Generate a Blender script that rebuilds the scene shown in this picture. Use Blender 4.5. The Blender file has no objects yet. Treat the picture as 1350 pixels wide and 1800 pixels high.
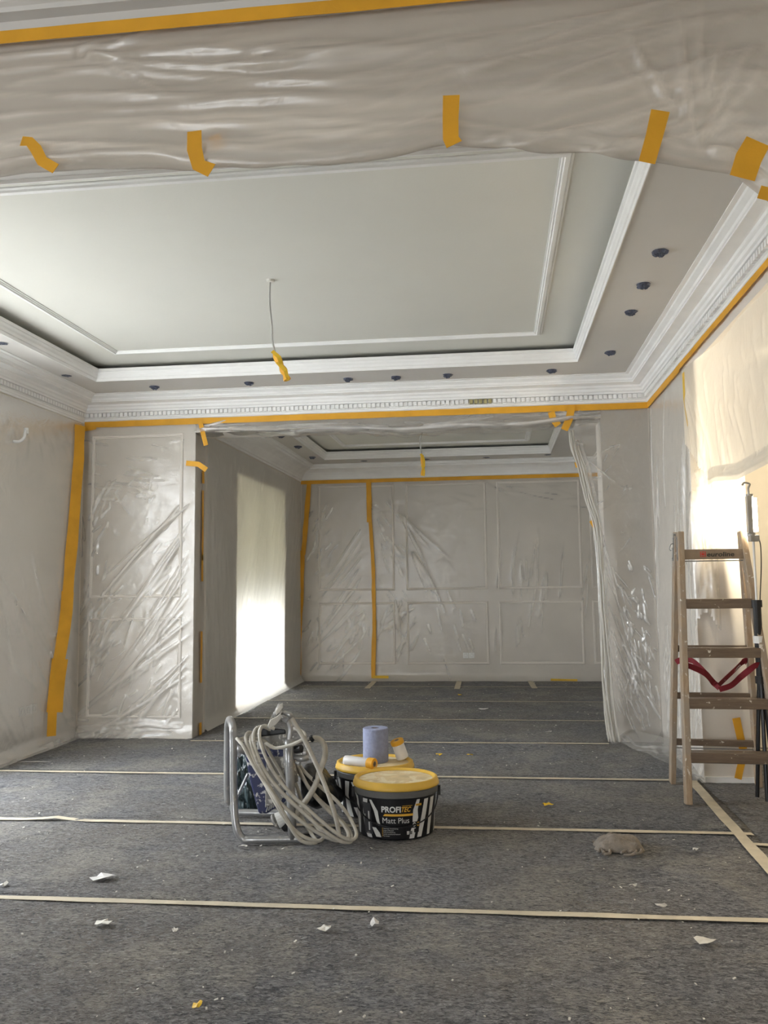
import bpy, bmesh, math, random
import numpy as np
from mathutils import Vector, Matrix, noise as mnoise
random.seed(7); rng = np.random.default_rng(7)
S = bpy.context.scene
COL = S.collection

# ------------------------------------------------------------------ camera
F_PX, CX, CY = 1424.7, 711.66, 892.58
YAW, PITCH, ROLL, H = -0.11003566731381927, 0.09379126423704967, -0.012304409516735566, 1.1
def cam_axes():
    cy, sy, cp, sp, cr, sr = math.cos(YAW), math.sin(YAW), math.cos(PITCH), math.sin(PITCH), math.cos(ROLL), math.sin(ROLL)
    f = Vector((sy*cp, cy*cp, sp)); rt = Vector((cy, -sy, 0)); up = rt.cross(f)
    return cr*rt+sr*up, -sr*rt+cr*up, f
RT, UP, FW = cam_axes(); EYE = Vector((0, 0, H))
cd = bpy.data.cameras.new('camera'); cam = bpy.data.objects.new('camera', cd); COL.objects.link(cam)
cam.matrix_world = Matrix(((RT.x, UP.x, -FW.x, EYE.x), (RT.y, UP.y, -FW.y, EYE.y), (RT.z, UP.z, -FW.z, EYE.z), (0, 0, 0, 1)))
cd.sensor_fit = 'VERTICAL'; cd.sensor_height = 36.0; cd.lens = 36.0*F_PX/1800
cd.shift_x = -(CX-675)/1800; cd.shift_y = (CY-900)/1800; cd.clip_start = 0.05; cd.clip_end = 200
S.camera = cam
def ray(px, py): return RT*((px-CX)/F_PX) + UP*(-(py-CY)/F_PX) + FW
def atz(px, py, z=0.0): d = ray(px, py); return EYE + d*((z-H)/d.z)
def aty(px, py, y): d = ray(px, py); return EYE + d*(y/d.y)
def atx(px, py, x): d = ray(px, py); return EYE + d*(x/d.x)

# ------------------------------------------------------------------ world, light, exposure
vs = S.view_settings; vs.view_transform = 'Standard'; vs.look = 'None'; vs.gamma = 1; vs.use_curve_mapping = False
vs.exposure = 1.22
S.cycles.transparent_max_bounces = 16; S.cycles.max_bounces = 10; S.cycles.diffuse_bounces = 9
S.cycles.use_denoising = True
S.cycles.sample_clamp_indirect = 6
w = bpy.data.worlds.new('overcast_sky'); S.world = w; w.use_nodes = True
bg = w.node_tree.nodes['Background']; bg.inputs[0].default_value = (0.90, 0.95, 1.0, 1); bg.inputs[1].default_value = 6.5
def area(name, loc, rot, sx, sy, power=0, color=(1, 1, 1), portal=False):
    l = bpy.data.lights.new(name, 'AREA'); l.shape = 'RECTANGLE'; l.size = sx; l.size_y = sy; l.energy = power; l.color = color
    if portal: l.cycles.is_portal = True
    o = bpy.data.objects.new(name, l); o.location = loc; o.rotation_euler = rot; COL.objects.link(o); return o
PI = math.pi; YCAM_P = -3.45
area('daylight_portal', (-2.35, YCAM_P, 1.1), (PI/2, 0, 0), 1.1, 1.9, portal=True)
# daylight portals in the four window openings (light travels towards +X)
area('daylight_portal', (-3.40, 3.62, 1.15), (0, -PI/2, 0), 2.1, 1.9, portal=True)
area('daylight_portal', (-2.62, 7.70, 1.05), (0, -PI/2, 0), 2.1, 1.62, portal=True)

# ------------------------------------------------------------------ materials
def new_mat(name):
    m = bpy.data.materials.new(name); m.use_nodes = True; nt = m.node_tree
    return m, nt, nt.nodes['Principled BSDF'], nt.nodes['Material Output']
def coords(nt, scale=(1, 1, 1)):
    g = nt.nodes.new('ShaderNodeNewGeometry'); mp = nt.nodes.new('ShaderNodeMapping'); mp.inputs['Scale'].default_value = scale
    nt.links.new(g.outputs['Position'], mp.inputs[0]); return mp.outputs[0]
def ocoords(nt, scale=(1, 1, 1)):
    g = nt.nodes.new('ShaderNodeTexCoord'); mp = nt.nodes.new('ShaderNodeMapping'); mp.inputs['Scale'].default_value = scale
    nt.links.new(g.outputs['Object'], mp.inputs[0]); return mp.outputs[0]
def noise(nt, vec, scale, detail=4, rough=.55, dist=0):
    n = nt.nodes.new('ShaderNodeTexNoise'); n.inputs['Scale'].default_value = scale; n.inputs['Detail'].default_value = detail
    n.inputs['Roughness'].default_value = rough; n.inputs['Distortion'].default_value = dist
    nt.links.new(vec, n.inputs['Vector']); return n.outputs[0]
def ramp(nt, fac, stops):
    r = nt.nodes.new('ShaderNodeValToRGB'); e = r.color_ramp.elements
    while len(e) < len(stops): e.new(.5)
    for i, (p, c) in enumerate(stops):
        e[i].position = p; e[i].color = (c, c, c, 1) if isinstance(c, (int, float)) else (*c, 1)
    nt.links.new(fac, r.inputs[0]); return r.outputs[0]
def mixc(nt, fac, a, b):
    m = nt.nodes.new('ShaderNodeMix'); m.data_type = 'RGBA'
    for s, v in ((m.inputs[0], fac), (m.inputs[6], a), (m.inputs[7], b)):
        if hasattr(v, 'links'): nt.links.new(v, s)
        else: s.default_value = v if isinstance(v, (int, float)) else (*v, 1)
    return m.outputs[2]
def bump(nt, h, dist, strength=1, prev=None):
    b = nt.nodes.new('ShaderNodeBump'); b.inputs['Distance'].default_value = dist; b.inputs['Strength'].default_value = strength
    nt.links.new(h, b.inputs['Height'])
    if prev is not None: nt.links.new(prev, b.inputs['Normal'])
    return b.outputs[0]
def simple(name, c, rough=.5, metal=0, var=.06, vs_=8, bmp=0, bs=60, spec=.5, splat=None, splat_s=30, splat_t=.62):
    m, nt, p, o = new_mat(name)
    v = coords(nt); n = noise(nt, v, vs_)
    c2 = tuple(max(0, x*(1-var*3)) for x in c); c3 = tuple(min(1, x*(1+var)) for x in c)
    col = mixc(nt, ramp(nt, n, [(.3, 0.), (.7, 1.)]), c2, c3)
    if splat:
        s = ramp(nt, noise(nt, v, splat_s, 5, .6, .6), [(splat_t, 0.), (splat_t+.05, 1.)])
        col = mixc(nt, s, col, splat)
    nt.links.new(col, p.inputs['Base Color']); p.inputs['Roughness'].default_value = rough; p.inputs['Metallic'].default_value = metal
    p.inputs['Specular IOR Level'].default_value = spec
    if bmp: nt.links.new(bump(nt, noise(nt, v, bs, 3), bmp), p.inputs['Normal'])
    return m
M = {}
M['wall'] = simple('wall_paint', (.755, .71, .65), .75, var=.02, vs_=1.5, bmp=.0006, bs=90)
M['wall_warm'] = simple('cream_wall_paint', (.70, .665, .60), .75, var=.02, vs_=1.5)
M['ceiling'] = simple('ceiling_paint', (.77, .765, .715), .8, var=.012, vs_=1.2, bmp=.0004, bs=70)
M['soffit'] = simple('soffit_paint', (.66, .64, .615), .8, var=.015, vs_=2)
M['plaster'] = simple('white_plaster', (.93, .93, .925), .5, var=.02, vs_=5, bmp=.0005, bs=80)
M['dark'] = simple('cove_shade_dark', (.02, .02, .022), .9)
M['gold'] = simple('bare_gold_dentil', (.42, .37, .17), .5)
M['orange'] = simple('orange_masking_tape', (.80, .40, .022), .55, var=.05, vs_=6, bmp=.0005, bs=120)
M['yellowtape'] = simple('yellow_masking_tape', (.82, .52, .03), .5, var=.05, vs_=9, bmp=.0005, bs=120)
M['cream'] = simple('cream_masking_tape', (.62, .55, .42), .7, var=.06, vs_=14, bmp=.0006, bs=90, splat=(.25, .23, .2), splat_s=45, splat_t=.7)
M['steel'] = simple('spattered_steel', (.40, .40, .40), .28, 1, var=.05, vs_=20, bmp=.0008, bs=90, splat=(.50, .48, .44), splat_s=38, splat_t=.60)
M['steel'].node_tree.nodes['Principled BSDF'].inputs['Metallic'].default_value = .55
M['hose'] = simple('paint_covered_hose', (.52, .49, .425), .55, var=.07, vs_=25, bmp=.001, bs=120, splat=(.33, .31, .28), splat_s=30, splat_t=.63)
M['blue'] = simple('spattered_blue_plastic', (.020, .026, .085), .4, splat=(.50, .49, .48), splat_s=34, splat_t=.56)
M['greyplastic'] = simple('dusty_grey_plastic', (.26, .25, .235), .6, splat=(.6, .58, .54), splat_s=28, splat_t=.55)
M['blackp'] = simple('black_plastic', (.012, .012, .013), .38, splat=(.4, .4, .38), splat_s=45, splat_t=.70)
M['bag'] = simple('dark_green_plastic_bag', (.035, .055, .06), .22, bmp=.006, bs=14)
M['bagblack'] = simple('black_bag', (.01, .012, .014), .35, bmp=.005, bs=14)
M['bucket'] = simple('black_bucket_print', (.008, .008, .010), .32)
M['bucketrim'] = simple('grey_bucket_band', (.13, .13, .125), .5)
M['printw'] = simple('white_print', (.72, .72, .70), .4)
M['printg'] = simple('grey_print', (.06, .06, .065), .4)
M['printy'] = simple('yellow_print', (.80, .45, .05), .4)
M['lid'] = simple('yellow_lid', (.80, .50, .075), .42, var=.04)
M['lidtop'] = simple('dusty_lid_top', (.78, .62, .36), .7, var=.06, vs_=18, bmp=.0006, splat=(.85, .74, .52), splat_s=12, splat_t=.5)
M['paper'] = simple('blue_grey_crepe_paper', (.30, .33, .47), .9, var=.05, vs_=60, bmp=.0018, bs=170)
M['rollfilm'] = simple('rolled_white_film', (.80, .78, .76), .3, bmp=.0008, bs=50)
M['core'] = simple('cardboard_core', (.35, .27, .19), .8)
M['rag'] = simple('taupe_rag', (.27, .235, .20), .95, var=.08, vs_=30, bmp=.003, bs=200)
M['red'] = simple('dark_red_webbing', (.22, .012, .022), .7, bmp=.0008, bs=300)
M['scrap'] = simple('pale_scrap', (.75, .72, .66), .7)
M['grey_glove'] = simple('grey_rubber', (.45, .44, .42), .6)
M['white'] = simple('white_plastic', (.8, .8, .78), .4)
M['cable'] = simple('grey_cable', (.5, .49, .47), .5)
M['cableblack'] = simple('black_cable', (.02, .02, .02), .4)
M['lampmetal'] = simple('grey_lamp_metal', (.35, .34, .32), .4, .4)
M['glassframe'] = simple('white_window_frame', (.75, .75, .74), .4)
M['plug'] = simple('dark_blue_crumpled_film', (.09, .105, .16), .3, bmp=.004, bs=90, var=.12, vs_=60)
M['outside'] = simple('pale_terrace', (.78, .78, .75), .9)

def wood():
    m, nt, p, o = new_mat('worn_ladder_wood'); v = coords(nt, (30, 30, 2.5)); n = noise(nt, v, 3, 6, .6, .5)
    col = mixc(nt, ramp(nt, n, [(.25, 0.), (.75, 1.)]), (.27, .185, .115), (.47, .36, .25))
    v2 = coords(nt); dirt = ramp(nt, noise(nt, v2, 9, 5), [(.4, 0.), (.62, 1.)]); col = mixc(nt, dirt, col, (.33, .27, .21))
    sp = ramp(nt, noise(nt, v2, 26, 5, .6, 1.2), [(.64, 0.), (.68, 1.)]); col = mixc(nt, sp, col, (.66, .62, .56))
    nt.links.new(col, p.inputs['Base Color']); p.inputs['Roughness'].default_value = .55
    nt.links.new(bump(nt, n, .0008), p.inputs['Normal']); return m
M['wood'] = wood()
def stepwood():
    m, nt, p, o = new_mat('darker_step_wood'); v = coords(nt, (2.5, 30, 30)); n = noise(nt, v, 3, 6, .6, .5)
    col = mixc(nt, ramp(nt, n, [(.25, 0.), (.75, 1.)]), (.115, .080, .055), (.20, .145, .10))
    v2 = coords(nt); sp = ramp(nt, noise(nt, v2, 13, 6, .6, 1.5), [(.63, 0.), (.66, 1.)]); col = mixc(nt, sp, col, (.62, .57, .50))
    nt.links.new(col, p.inputs['Base Color']); p.inputs['Roughness'].default_value = .42
    return m
M['stepwood'] = stepwood(); M['boardwood'] = simple('top_board_wood', (.27, .20, .14), .5, var=.08, vs_=20)

def felt():
    m, nt, p, o = new_mat('grey_blue_recycled_felt')
    v = coords(nt, (1, 1.45, 1)); vf = coords(nt, (1, 1.9, 1)); v0 = coords(nt)
    fine = noise(nt, vf, 60, 4, .60, .9); mid = noise(nt, v, 22, 5, .62, 1.3); big = noise(nt, v0, 1.0, 4, .6); bigb = noise(nt, v0, 2.6, 6, .66, .3)
    base = mixc(nt, ramp(nt, mid, [(.40, 0.), (.60, 1.)]), (.060, .064, .080), (.195, .197, .210))
    brown = ramp(nt, big, [(.40, 0.), (.62, .85)]); base = mixc(nt, brown, base, (.165, .140, .108))
    base = mixc(nt, ramp(nt, fine, [(.50, 0.), (.64, .85)]), base, (.33, .33, .335))
    base = mixc(nt, ramp(nt, fine, [(.36, .95), (.45, 0.)]), base, (.020, .022, .030))
    base = mixc(nt, ramp(nt, mid, [(.33, .85), (.41, 0.)]), base, (.024, .026, .035))
    dust = nt.nodes.new('ShaderNodeMath'); dust.operation = 'MULTIPLY'
    d1 = ramp(nt, bigb, [(.48, 0.), (.62, .9)]); d2 = ramp(nt, fine, [(.38, .15), (.62, 1.)])
    nt.links.new(d1, dust.inputs[0]); nt.links.new(d2, dust.inputs[1]); base = mixc(nt, dust.outputs[0], base, (.36, .335, .285))
    fib = ramp(nt, noise(nt, coords(nt, (.8, 3.4, 1)), 95, 3, .6, 2.2), [(.66, 0.), (.72, .8)]); base = mixc(nt, fib, base, (.40, .40, .41))
    nt.links.new(base, p.inputs['Base Color']); p.inputs['Roughness'].default_value = .85
    p.inputs['Sheen Weight'].default_value = .25; p.inputs['Sheen Roughness'].default_value = .4
    b = bump(nt, mid, .03, 1.); b = bump(nt, fine, .012, 1., b); nt.links.new(b, p.inputs['Normal']); return m
M['felt'] = felt()

def film_mat(name, dens=.30, tint=(.86, .845, .81), gloss=.30, trans=.35, rough=.22, fold_gain=.5, bscale=9.0):
    m, nt, p, o = new_mat(name); nt.nodes.remove(p)
    L = nt.links
    at = nt.nodes.new('ShaderNodeAttribute'); at.attribute_name = 'fold'
    n1 = noise(nt, coords(nt, (1, 1, 1)), 2.2, 3)
    mr = nt.nodes.new('ShaderNodeMath'); mr.operation = 'MULTIPLY_ADD'; mr.inputs[1].default_value = fold_gain; mr.inputs[2].default_value = dens
    L.new(at.outputs['Fac'], mr.inputs[0])
    m2 = nt.nodes.new('ShaderNodeMath'); m2.operation = 'MULTIPLY_ADD'; m2.inputs[1].default_value = .22; m2.inputs[2].default_value = -.11
    L.new(n1, m2.inputs[0]); ad = nt.nodes.new('ShaderNodeMath'); ad.operation = 'ADD'; ad.use_clamp = True
    L.new(mr.outputs[0], ad.inputs[0]); L.new(m2.outputs[0], ad.inputs[1])
    bmpn = bump(nt, noise(nt, coords(nt), bscale, 5, .6, 1.0), .012, .6)
    tr = nt.nodes.new('ShaderNodeBsdfTransparent'); tr.inputs[0].default_value = (.97, .965, .95, 1)
    df = nt.nodes.new('ShaderNodeBsdfDiffuse'); df.inputs[0].default_value = (*tint, 1); L.new(bmpn, df.inputs['Normal'])
    tl = nt.nodes.new('ShaderNodeBsdfTranslucent'); tl.inputs[0].default_value = (*tint, 1)
    gl = nt.nodes.new('ShaderNodeBsdfGlossy'); gl.inputs['Roughness'].default_value = rough; L.new(bmpn, gl.inputs['Normal'])
    a = nt.nodes.new('ShaderNodeMixShader'); a.inputs[0].default_value = trans; L.new(df.outputs[0], a.inputs[1]); L.new(tl.outputs[0], a.inputs[2])
    b = nt.nodes.new('ShaderNodeMixShader'); L.new(ad.outputs[0], b.inputs[0]); L.new(tr.outputs[0], b.inputs[1]); L.new(a.outputs[0], b.inputs[2])
    lw = nt.nodes.new('ShaderNodeFresnel'); lw.inputs[0].default_value = 1.5; L.new(bmpn, lw.inputs['Normal'])
    g2 = nt.nodes.new('ShaderNodeMath'); g2.operation = 'MULTIPLY_ADD'; g2.inputs[1].default_value = gloss; g2.inputs[2].default_value = gloss*.12
    L.new(lw.outputs[0], g2.inputs[0])
    c = nt.nodes.new('ShaderNodeMixShader'); L.new(g2.outputs[0], c.inputs[0]); L.new(b.outputs[0], c.inputs[1]); L.new(gl.outputs[0], c.inputs[2])
    L.new(c.outputs[0], o.inputs['Surface']); return m
M['film'] = film_mat('thin_cloudy_film', .22, tint=(.935, .91, .87), gloss=.55, rough=.2, fold_gain=.55)
M['film_far'] = film_mat('thin_cloudy_film_far', .16, tint=(.935, .91, .87), gloss=.45, rough=.25, fold_gain=.42, bscale=6)
M['film_window'] = film_mat('film_over_window', .97, gloss=.25, trans=.36, fold_gain=.2, bscale=5)
M['film_near'] = film_mat('overhead_film', .42, tint=(.80, .745, .675), gloss=.45, trans=.45, fold_gain=.45, rough=.3, bscale=5)
M['film_clear'] = film_mat('glossy_clear_film', .16, tint=(.935, .915, .885), gloss=.9, rough=.16, fold_gain=.62, bscale=14)
M['film_curtain'] = film_mat('backlit_curtain_film', .86, tint=(.88, .85, .79), gloss=.3, trans=.55, fold_gain=.25, bscale=5)
def emis(name, c, s):
    m, nt, p, o = new_mat(name); nt.nodes.remove(p); e = nt.nodes.new('ShaderNodeEmission'); e.inputs[0].default_value = (*c, 1); e.inputs[1].default_value = s
    nt.links.new(e.outputs[0], o.inputs['Surface']); return m
M['led'] = emis('lit_led_tube', (1, .88, .66), 20)
def glass():
    m, nt, p, o = new_mat('window_glass'); nt.nodes.remove(p); t = nt.nodes.new('ShaderNodeBsdfTransparent'); g = nt.nodes.new('ShaderNodeBsdfGlossy')
    g.inputs['Roughness'].default_value = .02; x = nt.nodes.new('ShaderNodeMixShader'); x.inputs[0].default_value = .05
    nt.links.new(t.outputs[0], x.inputs[1]); nt.links.new(g.outputs[0], x.inputs[2]); nt.links.new(x.outputs[0], o.inputs['Surface']); return m
M['glass'] = glass()
def blind():
    m, nt, p, o = new_mat('grey_beige_roller_blind'); nt.nodes.remove(p); d = nt.nodes.new('ShaderNodeBsdfDiffuse'); t = nt.nodes.new('ShaderNodeBsdfTranslucent')
    d.inputs[0].default_value = (.5, .48, .42, 1); t.inputs[0].default_value = (.62, .60, .50, 1); x = nt.nodes.new('ShaderNodeMixShader'); x.inputs[0].default_value = .5
    nt.links.new(d.outputs[0], x.inputs[1]); nt.links.new(t.outputs[0], x.inputs[2]); nt.links.new(x.outputs[0], o.inputs['Surface']); return m
M['blind'] = blind()

# ------------------------------------------------------------------ mesh helpers
class MB:
    def __init__(s): s.v = []; s.f = []; s.m = []; s.cur = 0
    def add(s, vs_, fs):
        b = len(s.v); s.v += [tuple(x) for x in vs_]; s.f += [tuple(i+b for i in f) for f in fs]; s.m += [s.cur]*len(fs); return s
    def box(s, x0, x1, y0, y1, z0, z1):
        return s.add([(x, y, z) for z in (z0, z1) for y in (y0, y1) for x in (x0, x1)], [(0, 2, 3, 1), (4, 5, 7, 6), (0, 1, 5, 4), (2, 6, 7, 3), (0, 4, 6, 2), (1, 3, 7, 5)])
    def hexa(s, p): return s.add(p, [(0, 3, 2, 1), (4, 5, 6, 7), (0, 1, 5, 4), (1, 2, 6, 5), (2, 3, 7, 6), (3, 0, 4, 7)])
    def beam(s, a, b, wv, dv):     # beam a->b with half vectors wv, dv
        a, b, wv, dv = Vector(a), Vector(b), Vector(wv), Vector(dv)
        return s.hexa([a-wv-dv, a+wv-dv, a+wv+dv, a-wv+dv, b-wv-dv, b+wv-dv, b+wv+dv, b-wv+dv])
    def tube(s, pts, r, n=10, cap=True, close=False):
        pts = [Vector(p) for p in pts]; N = len(pts); rr = r if isinstance(r, (list, tuple)) else [r]*N
        t = (pts[1]-pts[0]).normalized(); u = t.orthogonal().normalized(); b = len(s.v); vs_ = []; fs = []
        for i in range(N):
            t2 = (pts[min(i+1, N-1)]-pts[max(i-1, 0)])
            if close: t2 = pts[(i+1) % N]-pts[i-1]
            t2 = t2.normalized() if t2.length > 1e-9 else t
            u = (u - t2*u.dot(t2)); u = u.normalized() if u.length > 1e-6 else t2.orthogonal().normalized(); w_ = t2.cross(u); t = t2
            for k in range(n):
                a = 2*PI*k/n; vs_.append(pts[i]+(u*math.cos(a)+w_*math.sin(a))*rr[i])
        for i in range(N if close else N-1):
            j = (i+1) % N
            for k in range(n): fs.append((i*n+k, i*n+(k+1) % n, j*n+(k+1) % n, j*n+k))
        if cap and not close: fs.append(tuple(range(n-1, -1, -1))); fs.append(tuple((N-1)*n+k for k in range(n)))
        return s.add(vs_, fs)
    def lathe(s, prof, c=(0, 0, 0), n=48, ry=1.0, rot=None):   # prof [(r,z)]
        c = Vector(c); vs_ = []; fs = []
        for r, z in prof:
            for k in range(n):
                a = 2*PI*k/n; p = Vector((r*math.cos(a), r*ry*math.sin(a), z))
                if rot: p = rot @ p
                vs_.append(c+p)
        for i in range(len(prof)-1):
            for k in range(n): fs.append((i*n+k, i*n+(k+1) % n, (i+1)*n+(k+1) % n, (i+1)*n+k))
        return s.add(vs_, fs)
    def build(s, name, mat, parent=None, smooth=False, bevel=0):
        me = bpy.data.meshes.new(name); me.from_pydata(s.v, [], s.f)
        for mm in (mat if isinstance(mat, (list, tuple)) else [mat]): me.materials.append(M[mm] if isinstance(mm, str) else mm)
        if any(s.m): me.polygons.foreach_set('material_index', s.m)
        if smooth: me.polygons.foreach_set('use_smooth', [True]*len(me.polygons))
        me.update(); o = bpy.data.objects.new(name, me); COL.objects.link(o)
        if parent is not None: o.parent = parent
        if bevel:
            b = o.modifiers.new('bevel', 'BEVEL'); b.width = bevel; b.segments = 2; b.limit_method = 'ANGLE'
        return o
def tag(o, label=None, cat=None, group=None, kind=None):
    if label: o['label'] = label
    if cat: o['category'] = cat
    if group: o['group'] = group
    if kind: o['kind'] = kind
    return o
def struct(o): o['kind'] = 'structure'; return o
def thing(name, label, cat, loc=(0, 0, 0), group=None, rz=0):
    o = bpy.data.objects.new(name, None); COL.objects.link(o); o.location = loc; o.rotation_euler = (0, 0, rz); o.empty_display_size = .1
    return tag(o, label, cat, group)
def rebase(o):
    "children built in world coordinates: keep them where they are under a moved parent"
    for c in o.children: c.location = tuple(-x for x in o.location)
def cr(pts, k=8):
    pts = [Vector(p) for p in pts]; P = [pts[0]]+pts+[pts[-1]]; out = []
    for i in range(1, len(P)-2):
        for j in range(k):
            t = j/k; a, b, c, d = P[i-1], P[i], P[i+1], P[i+2]
            out.append(.5*((2*b)+(c-a)*t+(2*a-5*b+4*c-d)*t*t+(3*b-a-3*c+d)*t**3))
    out.append(pts[-1]); return out
def rect_loft(mb, f, x0, x1, y0, y1, prof, close=False):
    "loops of a rectangle inset by p (prof entries (p,h)); f maps (a,b,h) to a point"
    vs_ = []
    for p, h in prof: vs_ += [f(x0+p, y0+p, h), f(x1-p, y0+p, h), f(x1-p, y1-p, h), f(x0+p, y1-p, h)]
    fs = []; n = len(prof)
    for i in range(n if close else n-1):
        j = (i+1) % n
        for k in range(4): fs.append((i*4+k, i*4+(k+1) % 4, j*4+(k+1) % 4, j*4+k))
    mb.add(vs_, fs); return mb

# ------------------------------------------------------------------ main dimensions
XL, XR = -3.104, 1.108          # middle room side walls
YN0, YN, YF, YF2 = 1.72, 1.86, 5.80, 6.06   # near header (front/back), far header wall (front/back)
ZC, ZS, ZTR = 2.362, 2.535, 2.645            # underside of cornice, soffit, tray
X2L, X2R, Y2 = -2.25, 1.30, 9.25
JL, JR = -2.215, .765           # opening between middle and second room
ZH = 2.252                      # opening head
ZTOP = 2.95
XA = 3.6                        # far side of the lit room on the right
YJ = 4.69; XJ = 1.40            # jamb of the right-hand opening
YCAM = -3.2

# ------------------------------------------------------------------ shell
struct(MB().box(XL-2, XA, YCAM, Y2+.3, -.12, 0).build('floor', 'outside'))
# left wall of the middle + camera room with two tall windows
def wall_with_holes(name, x0, x1, ya, yb, holes, mat='wall', zt=ZTOP):
    mb = MB(); y = ya
    for (a, b, z0, z1) in holes:
        mb.box(x0, x1, y, a, 0, zt); 
        if z0 > 0: mb.box(x0, x1, a, b, 0, z0)
        mb.box(x0, x1, a, b, z1, zt); y = b
    mb.box(x0, x1, y, yb, 0, zt); return struct(mb.build(name, mat))
wall_with_holes('wall_left', XL-.3, XL, YCAM, YF2, [(2.67, 4.57, .1, 2.2)])
wall_with_holes('wall_left', X2L-.35, X2L, YF2, Y2+.25, [(6.89, 8.51, 0.0, 2.09)])
struct(MB().box(X2L-.35, X2R+.25, Y2, Y2+.25, 0, ZTOP).build('wall_far', 'wall'))
struct(MB().box(X2R, X2R+.2, YF, Y2, 0, ZTOP).build('wall_right', 'wall'))
wf = MB(); wf.box(XL, JL, YF, YF2, 0, ZTOP); wf.box(JR, XA, YF, YF2, 0, ZTOP); wf.box(JL, JR, YF, YF2, ZH, ZTOP)
wall_front = struct(wf.build('wall_front', 'wall'))
wr = MB(); wr.box(XR, XJ, YJ, YF, 0, ZTOP); wr.box(XR, XJ, YN, YJ, 2.285, ZTOP)
struct(wr.build('wall_right', 'wall'))
wn = MB(); wn.box(XL, XA, YN0, YN, 2.17, ZTOP); wn.box(1.25, XA, YN0, YN, 0, 2.17)
struct(wn.build('wall_near', 'wall'))
wb = MB()
for a_, b_ in ((XL, -2.9), (-1.8, 2.0)): wb.box(a_, b_, YCAM-.2, YCAM, 0, ZTOP)
for a_, b_ in ((-2.9, -1.8),): wb.box(a_, b_, YCAM-.2, YCAM, 0, .2); wb.box(a_, b_, YCAM-.2, YCAM, 1.9, ZTOP)
struct(wb.build('wall_back', 'wall'))
struct(MB().box(2.0, 2.2, YCAM, YN0, 0, ZTOP).build('wall_right', 'wall'))
struct(MB().box(XA, XA+.2, YN, YF2, 0, ZTOP).build('wall_right', 'wall_warm'))
struct(MB().box(XJ, XA, YF-.12, YF-.002, 0, ZTOP).build('wall_front', 'wall_warm'))
struct(MB().box(XJ, XA, YN, YF-.12, 2.5, 2.6).build('ceiling', 'ceiling'))
struct(MB().box(XL-.6, XA+.3, YCAM-.3, Y2+.4, ZTOP, ZTOP+.1).build('ceiling', 'ceiling'))
struct(MB().box(-6.2, -6.0, 4.0, 12.0, -.12, 2.3).build('sky_blocker', 'wall'))  # unseen block, added to cut the low sky off the far room window
struct(MB().box(XL-9, XL-.35, YCAM-6, Y2+9, -.3, -.12).build('ground', 'outside'))

ident = lambda a, b, h: (a, b, h)
def ceiling_room(x0, x1, y0, y1, co, zs, ztr, moff, cornice, lip=.072):
    "co = coffer rectangle; builds soffit, tray, crown lip, applied moulding and cornice"
    cx0, cx1, cy0, cy1 = co
    mb = MB()
    for (a, b, c, d) in ((x0, cx0, y0, y1), (cx1, x1, y0, y1), (cx0, cx1, y0, cy0), (cx0, cx1, cy1, y1)): mb.box(a, b, c, d, zs, zs+.02)
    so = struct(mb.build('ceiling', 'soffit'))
    g = .24
    mb = MB(); mb.box(cx0-g, cx1+g, cy0-g, cy1+g, ztr, ztr+.02)
    mb.add([], []); tr = struct(mb.build('ceiling', 'ceiling'))
    sd = MB(); rect_loft(sd, ident, cx0-g, cx1+g, cy0-g, cy1+g, [(0, zs+.02), (0, ztr)]); struct(sd.build('cove_shade_lining', 'dark'))  # cove sides coloured near-black to paint in the shade of the gap
    cf = MB()
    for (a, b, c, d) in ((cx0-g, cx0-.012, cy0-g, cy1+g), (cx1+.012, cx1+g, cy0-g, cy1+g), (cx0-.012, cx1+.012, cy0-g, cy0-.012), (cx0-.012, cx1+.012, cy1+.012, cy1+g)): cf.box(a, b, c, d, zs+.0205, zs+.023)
    struct(cf.build('cove_shade_lining', 'dark'))  # added black plates on the soffit back, darkening the shadow gap
    # coffer crown: from soffit edge up to lip
    pr = [(-.004, 0), (.000, -.012), (.004, -.012), (.006, .006), (.012, .010), (.014, .026), (.020, .036), (.022, .050), (.030, .054), (.030, lip), (.020, lip+.002), (-.03, lip+.002), (-.03, .02)]
    c = MB(); rect_loft(c, ident, cx0, cx1, cy0, cy1, [(p, zs+h) for p, h in pr]); struct(c.build('trim_2', 'plaster', smooth=False))
    m = MB(); mx0, mx1, my0, my1 = cx0+moff, cx1-moff, cy0+moff, cy1-moff
    rect_loft(m, ident, mx0, mx1, my0, my1, [(-.028, ztr+.001), (-.028, ztr-.005), (-.020, ztr-.009), (-.016, ztr-.006), (-.012, ztr-.015), (.004, ztr-.017), (.008, ztr-.010), (.014, ztr-.011), (.018, ztr-.005), (.024, ztr-.005), (.024, ztr+.001)])
    struct(m.build('trim_3', 'plaster'))
    k = MB(); rect_loft(k, ident, x0, x1, y0, y1, cornice); return struct(k.build('trim_4', 'plaster'))
CORN = [(0, ZC-.012), (.010, ZC-.012), (.012, ZC), (.018, ZC+.004), (.019, ZC+.014), (.026, ZC+.020), (.014, ZC+.024), (.014, ZC+.058), (.044, ZC+.059), (.046, ZC+.070), (.056, ZC+.076),
        (.060, ZC+.092), (.070, ZC+.100), (.074, ZC+.112), (.082, ZC+.114), (.112, ZC+.118), (.130, ZC+.120), (.130, ZC+.128), (.136, ZC+.132), (.138, ZC+.146), (.150, ZC+.154), (.160, ZC+.160), (.164, ZC+.168), (.186, ZC+.169), (.186, ZS+.001)]
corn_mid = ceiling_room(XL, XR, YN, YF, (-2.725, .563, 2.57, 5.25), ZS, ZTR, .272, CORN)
ZC2, ZS2 = 2.318, 2.482
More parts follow.
